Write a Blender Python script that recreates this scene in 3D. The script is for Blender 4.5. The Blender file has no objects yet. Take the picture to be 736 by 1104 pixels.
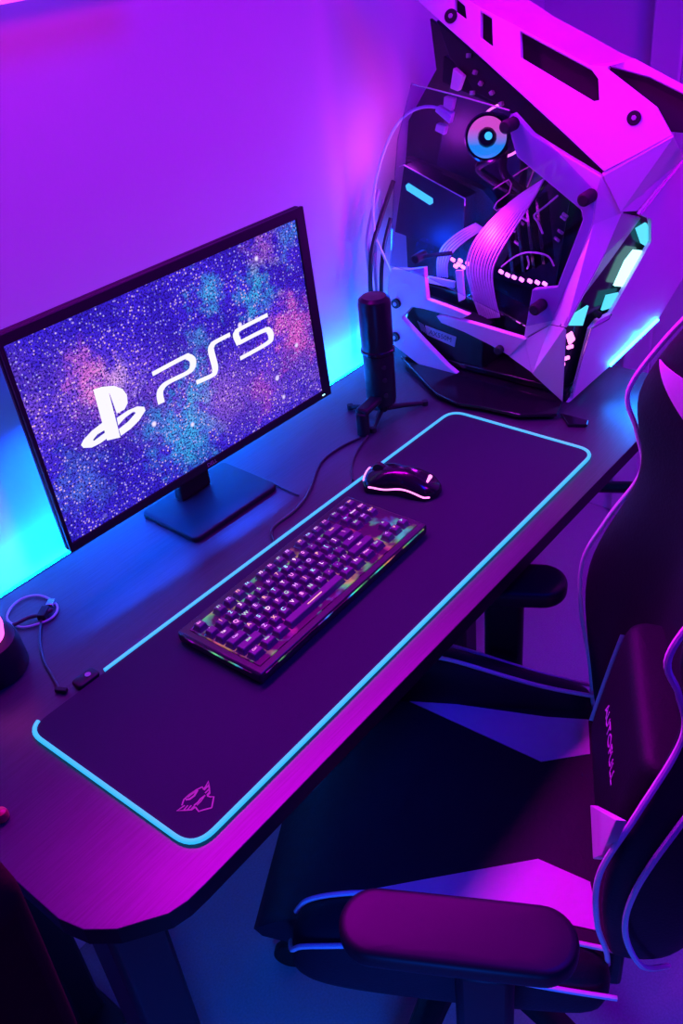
import bpy, bmesh, math, random
from mathutils import Vector, Matrix, Euler
from mathutils.geometry import tessellate_polygon
random.seed(7)
PI = math.pi
scn = bpy.context.scene
C = scn.collection
scn.view_settings.view_transform = 'Standard'
scn.view_settings.look = 'None'
scn.view_settings.gamma = 1.0
scn.view_settings.use_curve_mapping = False
scn.view_settings.exposure = 0.0

# ------------------------------------------------------------------ materials
def nodes_of(name):
    m = bpy.data.materials.new(name); m.use_nodes = True
    nt = m.node_tree
    return m, nt, nt.nodes, nt.links

def mat(name, col, rough=.5, metal=0., spec=.5, noise=0., nscale=40., bump=0., bscale=200., coat=0., emit=None, estr=0., sheen=0.):
    m, nt, N, L = nodes_of(name)
    b = N['Principled BSDF']
    b.inputs['Roughness'].default_value = rough
    b.inputs['Metallic'].default_value = metal
    b.inputs['Specular IOR Level'].default_value = spec
    b.inputs['Coat Weight'].default_value = coat
    b.inputs['Base Color'].default_value = (*col, 1)
    if emit:
        b.inputs['Emission Color'].default_value = (*emit, 1)
        b.inputs['Emission Strength'].default_value = estr
    tc = N.new('ShaderNodeTexCoord')
    nz = N.new('ShaderNodeTexNoise'); nz.inputs['Scale'].default_value = nscale; nz.inputs['Detail'].default_value = 4
    L.new(tc.outputs['Object'], nz.inputs['Vector'])
    if noise > 0:
        mx = N.new('ShaderNodeMix'); mx.data_type = 'RGBA'
        mx.inputs['A'].default_value = (*[c*(1-noise) for c in col], 1)
        mx.inputs['B'].default_value = (*[min(1, c*(1+noise)) for c in col], 1)
        L.new(nz.outputs['Fac'], mx.inputs['Factor'])
        L.new(mx.outputs['Result'], b.inputs['Base Color'])
    if bump > 0:
        n2 = N.new('ShaderNodeTexNoise'); n2.inputs['Scale'].default_value = bscale; n2.inputs['Detail'].default_value = 3
        L.new(tc.outputs['Object'], n2.inputs['Vector'])
        bp = N.new('ShaderNodeBump'); bp.inputs['Strength'].default_value = bump; bp.inputs['Distance'].default_value = .002
        L.new(n2.outputs['Fac'], bp.inputs['Height']); L.new(bp.outputs['Normal'], b.inputs['Normal'])
    return m

def glow(name, col, strength):
    m, nt, N, L = nodes_of(name)
    b = N['Principled BSDF']
    b.inputs['Base Color'].default_value = (.05, .05, .05, 1)
    b.inputs['Emission Color'].default_value = (*col, 1)
    b.inputs['Emission Strength'].default_value = strength
    return m

def glass(name, tint, fac):
    m, nt, N, L = nodes_of(name)
    for n in list(N):
        if n.type == 'BSDF_PRINCIPLED': N.remove(n)
    out = [n for n in N if n.type == 'OUTPUT_MATERIAL'][0]
    tr = N.new('ShaderNodeBsdfTransparent'); tr.inputs['Color'].default_value = (*tint, 1)
    gl = N.new('ShaderNodeBsdfGlossy'); gl.inputs['Roughness'].default_value = .03
    fr = N.new('ShaderNodeFresnel'); fr.inputs['IOR'].default_value = 1.45
    mu = N.new('ShaderNodeMath'); mu.operation = 'MULTIPLY'; mu.inputs[1].default_value = fac
    mx = N.new('ShaderNodeMixShader')
    L.new(fr.outputs[0], mu.inputs[0]); L.new(mu.outputs[0], mx.inputs[0])
    L.new(tr.outputs[0], mx.inputs[1]); L.new(gl.outputs[0], mx.inputs[2]); L.new(mx.outputs[0], out.inputs['Surface'])
    return m

M = dict(
    wall=mat('painted_wall', (.62, .6, .66), .75, noise=.03, nscale=3, bump=.08, bscale=120),
    door=mat('white_lacquer', (.7, .7, .72), .55, noise=.02, nscale=4),
    floor=mat('short_pile_carpet', (.34, .34, .36), .9, noise=.25, nscale=260, bump=.6, bscale=420),
    edge=mat('black_edge_band', (.006, .006, .009), .5, spec=.2),
    black=mat('black_plastic', (.011, .011, .017), .46, spec=.28, noise=.1),
    blackgloss=mat('gloss_black_plastic', (.01, .01, .014), .16),
    blackmetal=mat('black_steel', (.02, .02, .024), .4, .3, noise=.1),
    rubber=mat('black_rubber', (.008, .008, .01), .7),
    cloth=mat('dark_cloth', (.013, .013, .034), .88, noise=.2, nscale=600, bump=.2, bscale=900),
    leather=mat('black_leatherette', (.010, .010, .018), .58, spec=.28, noise=.15, nscale=30, bump=.25, bscale=260),
    whiteleather=mat('white_leatherette', (.78, .76, .8), .5, noise=.04, nscale=30, bump=.2, bscale=260),
    piping=mat('white_piping', (.8, .76, .82), .5, noise=.03),
    white=mat('white_aluminium', (.74, .74, .78), .45, noise=.02),
    greyalu=mat('grey_aluminium', (.4, .4, .46), .4, .3, noise=.03),
    sleeve=mat('white_cable_sleeve', (.8, .78, .84), .6, noise=.08, nscale=300),
    pcb=mat('dark_circuit_board', (.02, .02, .05), .35, noise=.5, nscale=90),
    chrome=mat('bright_metal', (.7, .7, .75), .18, 1.),
    keycap=mat('dark_keycap', (.1, .07, .12), .34, noise=.1),
    kbcase=mat('keyboard_shell', (.02, .018, .026), .35, noise=.1),
    maroon=mat('maroon_fabric', (.03, .003, .006), .9, spec=.1, noise=.2, nscale=80, bump=.2),
    padglow=glow('cyan_edge_light', (.03, .45, 1.), 1.15),
    strip=glow('cyan_led_strip', (.0, .17, 1.), 150.),
    wallbar=glow('pink_wall_light', (.78, .04, 1.), 2.5),
    cyan=glow('cyan_led', (.05, .75, 1.), 1.6),
    cyanwhite=glow('icy_led', (.4, .95, 1.), 2.2),
    bar=glow('pale_blue_light_bar', (.007, .18, 1.), 80.),
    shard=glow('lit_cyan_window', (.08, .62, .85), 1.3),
    pinkled=glow('pink_led', (1., .16, .8), 6.),
    mouseglow=glow('pink_light_line', (1., .2, .75), 2.6),
    logo=glow('self_lit_magenta', (.5, .02, .5), .55),  # mat print brightened by its own emission; tower digits share it
    white_e=glow('screen_white', (.95, .95, 1.), 1.0),
    lampglow=glow('pink_lamp_glass', (1., .1, .7), 2.2),
    thread=mat('light_thread', (.7, .66, .74), .6),
    cablew=mat('pale_cable', (.4, .42, .5), .5),
    cableb=mat('dark_cable', (.02, .02, .03), .5),
    glass=glass('tinted_glass', (.8, .72, .94), .35),
    print=mat('dark_print', (.03, .03, .06), .5),
    red=mat('red_plastic', (.5, .02, .06), .35),
)

def desk_material():
    m, nt, N, L = nodes_of('dark_wood_desktop')
    b = N['Principled BSDF']; b.inputs['Roughness'].default_value = .34; b.inputs['Specular IOR Level'].default_value = .58
    tc = N.new('ShaderNodeTexCoord'); mp = N.new('ShaderNodeMapping'); mp.inputs['Scale'].default_value = (6, 160, 1)
    nz = N.new('ShaderNodeTexNoise'); nz.inputs['Scale'].default_value = 3; nz.inputs['Detail'].default_value = 6
    L.new(tc.outputs['Object'], mp.inputs['Vector']); L.new(mp.outputs['Vector'], nz.inputs['Vector'])
    cr = N.new('ShaderNodeValToRGB')
    cr.color_ramp.elements[0].position = .3; cr.color_ramp.elements[0].color = (.032, .032, .042, 1)
    cr.color_ramp.elements[1].position = .7; cr.color_ramp.elements[1].color = (.05, .05, .065, 1)
    L.new(nz.outputs['Fac'], cr.inputs['Fac']); L.new(cr.outputs['Color'], b.inputs['Base Color'])
    bp = N.new('ShaderNodeBump'); bp.inputs['Strength'].default_value = .12; bp.inputs['Distance'].default_value = .001
    L.new(nz.outputs['Fac'], bp.inputs['Height']); L.new(bp.outputs['Normal'], b.inputs['Normal'])
    return m
M['desk'] = desk_material()

def galaxy_material(w, h):
    """the picture shown on the monitor: a blue star field with pink and cyan nebula patches"""
    m, nt, N, L = nodes_of('galaxy_screen')
    b = N['Principled BSDF']; b.inputs['Base Color'].default_value = (.01, .01, .01, 1); b.inputs['Roughness'].default_value = .25
    tc = N.new('ShaderNodeTexCoord')
    def math_(op, a, c=None, clamp=False):
        n = N.new('ShaderNodeMath'); n.operation = op; n.use_clamp = clamp
        for i, v in enumerate((a, c)):
            if v is None: continue
            if isinstance(v, (int, float)): n.inputs[i].default_value = v
            else: L.new(v, n.inputs[i])
        return n.outputs[0]
    def mixc(f, a, c, mode='MIX'):
        n = N.new('ShaderNodeMix'); n.data_type = 'RGBA'; n.blend_type = mode
        for k, v in (('Factor', f), ('A', a), ('B', c)):
            if isinstance(v, (int, float)): n.inputs[k].default_value = v
            elif isinstance(v, tuple): n.inputs[k].default_value = (*v, 1)
            else: L.new(v, n.inputs[k])
        return n.outputs['Result']
    def noise(scale, det=5, rough=.6):
        n = N.new('ShaderNodeTexNoise'); n.inputs['Scale'].default_value = scale; n.inputs['Detail'].default_value = det
        n.inputs['Roughness'].default_value = rough
        L.new(tc.outputs['Object'], n.inputs['Vector']); return n.outputs['Fac']
    def rng(v, a, c):
        n = N.new('ShaderNodeMapRange'); n.inputs['From Min'].default_value = a; n.inputs['From Max'].default_value = c
        n.interpolation_type = 'SMOOTHSTEP'
        L.new(v, n.inputs['Value']); return n.outputs['Result']
    big = noise(9); fine = noise(34, 6, .7); grain = noise(330, 3, .75)
    col = mixc(rng(big, .3, .7), (.016, .010, .42), (.05, .02, .80))
    # the mauve haze that runs diagonally through the middle
    sep = N.new('ShaderNodeSeparateXYZ'); L.new(tc.outputs['Object'], sep.inputs[0])
    diag = math_('ABSOLUTE', math_('ADD', math_('MULTIPLY', sep.outputs[0], .35), math_('ADD', sep.outputs[1], .03)))
    haze = math_('MULTIPLY', rng(diag, .11, .0), rng(fine, .35, .62))
    col = mixc(math_('MULTIPLY', haze, .34), col, (.42, .16, .62))
    for (u, v, r, c, s) in BLOBS:
        d = N.new('ShaderNodeVectorMath'); d.operation = 'DISTANCE'
        L.new(tc.outputs['Object'], d.inputs[0]); d.inputs[1].default_value = ((u-.5)*w, (v-.5)*h, 0)
        wob = math_('ADD', d.outputs['Value'], math_('MULTIPLY', math_('SUBTRACT', fine, .5), .2))
        f = math_('MULTIPLY', rng(wob, r*.85, -.01), s*.85)
        col = mixc(f, col, c)
    # mottled glitter
    col = mixc(rng(grain, .54, .42), col, (.006, .003, .12))
    v1 = N.new('ShaderNodeTexVoronoi'); v1.inputs['Scale'].default_value = 230; L.new(tc.outputs['Object'], v1.inputs['Vector'])
    keep = rng(v1.outputs['Color'], .35, .8)
    st = math_('MULTIPLY', rng(v1.outputs['Distance'], .42, .16), keep)
    star = mixc(rng(big, .4, .65), (.45, .4, 1.), (1., .55, .6))
    col = mixc(math_('MULTIPLY', st, .8), col, star)
    v2 = N.new('ShaderNodeTexVoronoi'); v2.inputs['Scale'].default_value = 26; L.new(tc.outputs['Object'], v2.inputs['Vector'])
    st2 = math_('MULTIPLY', rng(v2.outputs['Distance'], .15, .06), rng(v2.outputs['Color'], .5, .8))
    col = mixc(st2, col, (.75, .65, 1.))
    L.new(col, b.inputs['Emission Color']); b.inputs['Emission Strength'].default_value = 1.25
    return m
BLOBS = [(.2, .66, .06, (1., .25, .7), .9), (.27, .62, .05, (.7, .4, .9), .8), (.18, .78, .05, (.7, .15, .6), .5),
         (.45, .18, .09, (.04, .5, .9), .9), (.36, .3, .07, (.05, .4, .85), .6), (.52, .42, .055, (.05, .5, .8), .8), (.55, .62, .04, (.1, .45, .85), .5),
         (.62, .83, .05, (.05, .5, .85), .75), (.8, .72, .06, (.03, .55, .85), .85), (.97, .93, .05, (.05, .4, .8), .6),
         (.94, .42, .09, (.95, .15, .6), .8), (.88, .5, .06, (.8, .15, .55), .6), (.75, .2, .06, (.6, .1, .5), .6), (.85, .95, .05, (.7, .2, .5), .5),
         (.6, .27, .08, (.5, .2, .7), .5), (.08, .25, .07, (.1, .3, .8), .5)]

# ------------------------------------------------------------------ mesh helpers
FR = {}                                   # the frame (matrix) each thing's parts are drawn in
def thing(name, label, cat, loc=(0, 0, 0), rotz=0, group=None):
    o = bpy.data.objects.new(name, None); C.objects.link(o)
    o.location = loc; o.rotation_euler = (0, 0, rotz); o.empty_display_size = .05
    o['label'] = label; o['category'] = cat
    if group: o['group'] = group
    FR[o.name] = Matrix.Translation(loc) @ Matrix.Rotation(rotz, 4, 'Z')
    return o
def tag(o, label, cat, group=None):
    o['label'] = label; o['category'] = cat
    if group: o['group'] = group
    return o
def obj(name, bm, m, parent=None, world=False, bevel=0, seg=2, sub=0, smooth=True, label=None, angle=35):
    root = parent
    while root is not None and root.parent is not None: root = root.parent
    if world and root is not None: bm.transform(FR[root.name].inverted())
    bmesh.ops.recalc_face_normals(bm, faces=bm.faces)
    me = bpy.data.meshes.new(name)
    if smooth:
        for f in bm.faces: f.smooth = True
    bm.to_mesh(me); bm.free()
    for x in (m if isinstance(m, (list, tuple)) else [m]): me.materials.append(x)
    o = bpy.data.objects.new(name, me); C.objects.link(o)
    if parent is not None: o.parent = parent
    if smooth and not sub:
        me.set_sharp_from_angle(angle=math.radians(angle))
    if bevel:
        md = o.modifiers.new('bevel', 'BEVEL'); md.width = bevel; md.segments = seg; md.limit_method = 'ANGLE'; md.angle_limit = math.radians(40)
        md.harden_normals = False
    if sub:
        md = o.modifiers.new('sub', 'SUBSURF'); md.levels = sub; md.render_levels = sub
    if label: o['label'] = label
    return o
def struct(name, bm, m, parent=None, **k):
    o = obj(name, bm, m, parent, **k)
    if parent is None: o['kind'] = 'structure'
    return o
def B(): return bmesh.new()
def box(bm, c, s, rot=None, mi=0):
    r = bmesh.ops.create_cube(bm, size=1)
    mx = Matrix.Translation(c) @ (rot.to_4x4() if rot else Matrix.Identity(4)) @ Matrix.Diagonal((*s, 1))
    bmesh.ops.transform(bm, matrix=mx, verts=r['verts'])
    for f in {f for v in r['verts'] for f in v.link_faces}: f.material_index = mi
    return bm
def rotto(d):
    return Vector((0, 0, 1)).rotation_difference(Vector(d).normalized()).to_matrix()
def cyl(bm, a, b, r1, r2=None, n=24, mi=0, cap=True):
    a, b = Vector(a), Vector(b); d = b-a
    r = bmesh.ops.create_cone(bm, cap_ends=cap, segments=n, radius1=r1, radius2=r1 if r2 is None else r2, depth=d.length)
    bmesh.ops.transform(bm, matrix=Matrix.Translation((a+b)/2) @ rotto(d).to_4x4(), verts=r['verts'])
    for f in {f for v in r['verts'] for f in v.link_faces}: f.material_index = mi
    return bm
def catmull(pts, n=8, closed=False):
    P = [Vector(p) for p in pts]; out = []
    L = len(P)
    for i in range(L if closed else L-1):
        if closed: p0, p1, p2, p3 = P[i-1], P[i], P[(i+1) % L], P[(i+2) % L]
        else: p0, p1, p2, p3 = P[max(i-1, 0)], P[i], P[i+1], P[min(i+2, L-1)]
        for k in range(n):
            t = k/n
            out.append(.5*((2*p1)+(p2-p0)*t+(2*p0-5*p1+4*p2-p3)*t*t+(3*p1-p0-3*p2+p3)*t*t*t))
    if not closed: out.append(P[-1])
    return out
def tube(bm, pts, r, n=8, closed=False, mi=0, flat=1.):
    P = [Vector(p) for p in pts]; rings = []
    L = len(P); up = Vector((0, 0, 1))
    prev = None
    for i, p in enumerate(P):
        t = (P[(i+1) % L]-P[i-1]) if closed else (P[min(i+1, L-1)]-P[max(i-1, 0)])
        if t.length < 1e-9: t = Vector((1, 0, 0))
        t.normalize()
        if prev is None:
            a = up if abs(t.dot(up)) < .95 else Vector((1, 0, 0))
            x = t.cross(a).normalized()
        else:
            x = (prev-t*prev.dot(t)).normalized()
        prev = x; y = t.cross(x)
        rr = r(i/(L-1)) if callable(r) else r
        rings.append([bm.verts.new(p+x*math.cos(2*PI*k/n)*rr+y*math.sin(2*PI*k/n)*rr*flat) for k in range(n)])
    for i in range(L if closed else L-1):
        a, b = rings[i], rings[(i+1) % L]
        for k in range(n):
            f = bm.faces.new((a[k], a[(k+1) % n], b[(k+1) % n], b[k])); f.material_index = mi
    if not closed:
        for rg in (rings[0], rings[-1]):
            f = bm.faces.new(rg); f.material_index = mi
    return bm
def lathe(bm, prof, c=(0, 0, 0), n=32, mi=0, rot=None):
    rings = []
    R = rot if rot else Matrix.Identity(3)
    for r, z in prof:
        rings.append([bm.verts.new(Vector(c)+R @ Vector((r*math.cos(2*PI*k/n), r*math.sin(2*PI*k/n), z))) for k in range(n)])
    for a, b in zip(rings, rings[1:]):
        for k in range(n):
            f = bm.faces.new((a[k], a[(k+1) % n], b[(k+1) % n], b[k])); f.material_index = mi
    for rg in (rings[0], rings[-1]):
        f = bm.faces.new(rg); f.material_index = mi
    return bm
def plate(bm, outer, thick, holes=(), mi=0):
    """a flat sheet of any outline with holes; thick = vector from the face to its back"""
    loops = [[Vector(p) for p in outer]]+[[Vector(p) for p in h] for h in holes]
    th = Vector(thick); flat = [p for l in loops for p in l]
    a = [bm.verts.new(p) for p in flat]; b = [bm.verts.new(p+th) for p in flat]
    for t in tessellate_polygon(loops):
        for vs in ([a[i] for i in t], [b[i] for i in t]):
            try: f = bm.faces.new(vs); f.material_index = mi
            except ValueError: pass
    k = 0
    for l in loops:
        n = len(l)
        for i in range(n):
            j = (i+1) % n
            f = bm.faces.new((a[k+i], a[k+j], b[k+j], b[k+i])); f.material_index = mi
        k += n
    return bm
def ribbon(bm, pts, w, z0, z1, mi=0, closed=False, wf=None):
    """a flat stroke of width w along 2-D points, between heights z0 and z1"""
    P = [Vector((p[0], p[1])) for p in pts]; L = len(P); A = []; Bv = []
    for i, p in enumerate(P):
        t = (P[(i+1) % L]-P[i-1]) if closed else (P[min(i+1, L-1)]-P[max(i-1, 0)])
        t.normalize(); n = Vector((-t.y, t.x)); ww = wf(t) if wf else w
        A.append(p+n*ww/2); Bv.append(p-n*ww/2)
    rows = [[bm.verts.new((q.x, q.y, z)) for q in S_] for z in (z0, z1) for S_ in (A, Bv)]
    a0, b0, a1, b1 = rows
    for i in range(L if closed else L-1):
        j = (i+1) % L
        for q in ((a1[i], b1[i], b1[j], a1[j]), (a0[i], a0[j], b0[j], b0[i]), (a0[i], a1[i], a1[j], a0[j]), (b0[i], b0[j], b1[j], b1[i])):
            f = bm.faces.new(q); f.material_index = mi
    if not closed:
        for i in (0, L-1):
            f = bm.faces.new((a0[i], b0[i], b1[i], a1[i])); f.material_index = mi
    return bm
def rbox(bm, c, s, r, n=5, rot=None, mi=0):
    """a box with rounded upright edges and softened top and bottom"""
    hx, hy, hz = s[0]/2, s[1]/2, s[2]/2
    R = rot if rot else Matrix.Identity(3); e = min(r, hz)*.6
    def loop(ins, z):
        out = []
        for (sx, sy, a0) in ((1, 1, 0), (-1, 1, PI/2), (-1, -1, PI), (1, -1, 3*PI/2)):
            for k in range(n+1):
                a = a0+k*PI/2/n
                out.append(bm.verts.new(Vector(c)+R @ Vector((sx*(hx-r)+math.cos(a)*(r-ins), sy*(hy-r)+math.sin(a)*(r-ins), z))))
        return out
    lv = []
    for k in range(4): a = k/3*PI/2; lv.append(loop(min(e*(1-math.sin(a)), r*.95), -hz+e*(1-math.cos(a))))
    for k in range(4): a = k/3*PI/2; lv.append(loop(min(e*(1-math.cos(a)), r*.95), hz-e*(1-math.sin(a))))
    for a, b in zip(lv, lv[1:]):
        m_ = len(a)
        for k in range(m_):
            f = bm.faces.new((a[k], a[(k+1) % m_], b[(k+1) % m_], b[k])); f.material_index = mi
    for q in (lv[0], lv[-1]):
        f = bm.faces.new(q); f.material_index = mi
    return bm
_tc = {}
def text_into(bm, s, size, mx, ext=.0003, mi=0, align='CENTER'):
    if (s, ext) not in _tc:
        cu = bpy.data.curves.new('t', 'FONT'); cu.body = s; cu.size = 1; cu.align_x = 'CENTER'; cu.align_y = 'CENTER'
        cu.resolution_u = 3
        o = bpy.data.objects.new('t', cu); C.objects.link(o)
        dg = bpy.context.evaluated_depsgraph_get(); dg.update()
        me = bpy.data.meshes.new_from_object(o.evaluated_get(dg))
        bpy.data.objects.remove(o); bpy.data.curves.remove(cu)
        _tc[(s, ext)] = me
    t = B(); t.from_mesh(_tc[(s, ext)])
    r = bmesh.ops.extrude_face_region(t, geom=list(t.faces))
    bmesh.ops.translate(t, verts=[v for v in r['geom'] if isinstance(v, bmesh.types.BMVert)], vec=(0, 0, ext/size))
    for f in t.faces: f.material_index = mi
    bmesh.ops.scale(t, vec=(size, size, size), verts=t.verts)
    t.transform(mx)
    tmp = bpy.data.meshes.new('tmp'); t.to_mesh(tmp); t.free()
    bm.from_mesh(tmp); bpy.data.meshes.remove(tmp)
    return bm
def basis(o, x, y):
    x, y = Vector(x).normalized(), Vector(y); z = x.cross(y).normalized(); y = z.cross(x)
    m = Matrix((x, y, z)).transposed().to_4x4(); m.translation = Vector(o); return m

# ------------------------------------------------------------------ camera
cam = bpy.data.cameras.new('camera'); co = bpy.data.objects.new('camera', cam); C.objects.link(co)
co.location = (-0.3244,-0.5633,1.59)
co.rotation_euler = (0.9633,0.091,-0.8904)
cam.sensor_fit = 'VERTICAL'; cam.sensor_height = 36; cam.lens = 32.7986; cam.clip_start = .01
scn.camera = co

# ------------------------------------------------------------------ the room
WY = .60; WX = 1.80
struct('floor', box(B(), (.3, -.6, -.02), (3.4, 2.9, .04)), M['floor'])
struct('wall_back', box(B(), (.2, WY+.04, 1.3), (3.4, .08, 2.6)), M['wall'])
struct('wall_right', box(B(), (WX+.04, -.7, 1.3), (.08, 2.68, 2.6)), M['wall'])
b = B(); box(b, (.2, WY-.006, .045), (3.2, .012, .09)); struct('baseboard_back', b, M['door'], bevel=.003)
b = B(); box(b, (WX-.006, .45, .045), (.012, .28, .09)); struct('baseboard_right', b, M['door'], bevel=.003)
# a white panelled door in the right wall
d = B(); box(d, (WX-.012, -.14, 1.0), (.024, .80, 2.0))
dr = struct('door_1', d, M['door'], bevel=.003)
for (y0, y1, z0, z1) in ((-.44, .16, 1.05, 1.85), (-.44, .16, .15, .9)):
    p = B()
    for a_, b_ in (((y0+y1)/2, z0), ((y0+y1)/2, z1)): box(p, (WX-.028, a_, b_), (.012, y1-y0, .025))
    for a_ in (y0, y1): box(p, (WX-.028, a_, (z0+z1)/2), (.012, .025, z1-z0))
    obj('door_panel', p, M['door'], dr, bevel=.004)
hd = B(); cyl(hd, (WX-.024, -.47, 1.0), (WX-.07, -.47, 1.0), .011); cyl(hd, (WX-.065, -.47, 1.0), (WX-.065, -.36, 1.0), .009); obj('door_handle', hd, M['chrome'], dr)
t = B(); box(t, (WX-.015, .295, 1.03), (.03, .07, 2.06)); box(t, (WX-.015, -.575, 1.03), (.03, .07, 2.06)); box(t, (WX-.015, -.14, 2.03), (.03, .80, .06))
struct('trim_1', t, M['door'], bevel=.005)

# ------------------------------------------------------------------ desk
desk = thing('gaming_desk', 'long dark desk with clipped corners and black edge along the wall', 'desk', (.55, .26, 0))
DX1 = 1.235
outl = [(-.136, .55), (-.136, .055), (-.128, .024), (-.108, -.003), (-.066, -.033), (-.045, -.0385), (-.02, -.0395), (DX1-.09, -.0375), (DX1-.065, -.03), (DX1-.012, .012), (DX1, .04), (DX1, .55)]
b = B(); plate(b, [(x, y, .75) for x, y in outl], (0, 0, -.026))
bm_faces = [f for f in b.faces if abs(f.calc_center_median().z-.75) > 1e-4]
for f in bm_faces: f.material_index = 1
obj('desktop', b, [M['desk'], M['edge']], desk, world=True, bevel=.003, smooth=False)
for lx, ly in ((-.05, .115), (1.0, .44)):
    lg = B(); box(lg, (lx, ly, .37), (.075, .06, .70)); l = obj('leg', lg, M['blackmetal'], desk, world=True, bevel=.008)
    ft = B(); rbox(ft, (lx, .25 if lx < .5 else .38, .02), (.075, .48 if lx < .5 else .3, .036), .02); obj('leg_foot', ft, M['blackmetal'], l, world=True)
    st = B(); box(st, (lx, .40 if lx < .5 else .32, .37), (.05, .04, .70)); obj('leg_brace', st, M['blackmetal'], l, world=True, bevel=.006)
    rl = B(); box(rl, (lx, .27, .708), (.06, .46, .03)); obj('top_rail', rl, M['blackmetal'], l, world=True, bevel=.004)
cb = B(); cyl(cb, (1.18, .30, .44), (1.18, -.02, .545), .012); cyl(cb, (1.18, -.02, .545), (1.14, .02, .7), .009); obj('hook', cb, M['blackmetal'], desk, world=True)
cr_ = B(); box(cr_, (.545, .40, .70), (1.15, .05, .035)); obj('crossbeam', cr_, M['blackmetal'], desk, world=True, bevel=.004)

b = B(); box(b, (.55, .553, .7405), (1.35, .005, .0185)); box(b, (.55, .5605, .7305), (1.35, .016, .003)); led = obj('light_strip', b, M['black'], desk, world=True)  # second box: added lip that stops the strip lighting the floor
b = B(); box(b, (.55, .5585, .741), (1.34, .006, .012)); obj('diffuser', b, M['strip'], led, world=True, label='glowing cyan light strip')

# pink wall light whose lower tip shows at the top left
wl = thing('wall_light_bar', 'pink glowing light bar on the wall at the upper left corner', 'wall light', (.0, .55, 1.5))
b = B(); cyl(b, (-.75, .50, 1.506), (.60, .50, 1.506), .012, n=20); obj('tube', b, M['wallbar'], wl, world=True)
for x in (-.62, -.40):
    b = B(); box(b, (x, .55, 1.535), (.03, .10, .012)); box(b, (x, .506, 1.526), (.03, .02, .012)); obj('bracket', b, M['door'], wl, world=True, bevel=.003)

# ------------------------------------------------------------------ desk mat
pad = thing('desk_mat', 'wide dark desk mat with glowing cyan rim under the keyboard', 'desk mat', (.46, .15, .75))
PC = [(-0.0034,0.2958,0.7545),(-0.001,-0.0028,0.7545),(0.9241,0.003,0.7545),(0.9238,0.2847,0.7545)]
def rounded(P, r, n=8):
    P = [Vector(p) for p in P]; out = []
    for i in range(len(P)):
        p, a, c = P[i], P[i-1], P[(i+1) % len(P)]
        u, v = (a-p).normalized(), (c-p).normalized()
        p0, p1 = p+u*r, p+v*r
        for k in range(n+1):
            t = k/n; out.append(p0*(1-t)**2+p*2*t*(1-t)+p1*t*t)
    return out
def line_fill(P, m=30):
    out = []
    for i, p in enumerate(P):
        q = P[(i+1) % len(P)]; k = max(1, int((q-p).length/.03))
        for j in range(k): out.append(p.lerp(q, j/k))
    return out
ol = line_fill(rounded(PC, .03))
def inset(P, d):
    c = sum(P, Vector())/len(P); out = []
    L = len(P)
    for i in range(L):
        t = (P[(i+1) % L]-P[i-1]).normalized(); n = Vector((-t.y, t.x, 0))
        if n.dot(c-P[i]) < 0: n = -n
        out.append(P[i]+n*d)
    return out
b = B(); plate(b, inset(ol, .003), (0, 0, -.0035)); obj('cloth', b, M['cloth'], pad, world=True, smooth=False)
ctrl = Vector((0.0623,0.2924,0.7545))
arc = [p for p in ol]
near = min(range(len(arc)), key=lambda i: (arc[i]-ctrl).length)
arc = arc[near+1:]+arc[:near]
arc = [p for p in arc if (p-ctrl).length > .047]
b = B(); tube(b, [p+Vector((0, 0, -.0004)) for p in arc], .0031, 8); obj('light_rim', b, M['padglow'], pad, world=True, label='glowing cyan rim')
b = B(); e1 = (Vector(PC[3])-Vector(PC[0])).normalized()
ctrl2 = Vector((0.0955,0.2986,0.7545))
rbox(b, ctrl2+Vector((.0, .004, .0005)), (.034, .020, .007), .005, rot=Matrix.Rotation(math.atan2(e1.y, e1.x), 3, 'Z')); ct = obj('controller', b, M['black'], pad, world=True)
b = B(); cyl(b, ctrl2+Vector((.004, .004, .0035)), ctrl2+Vector((.004, .004, .005)), .004); obj('button', b, M['greyalu'], ct, world=True)
b = B()
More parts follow.
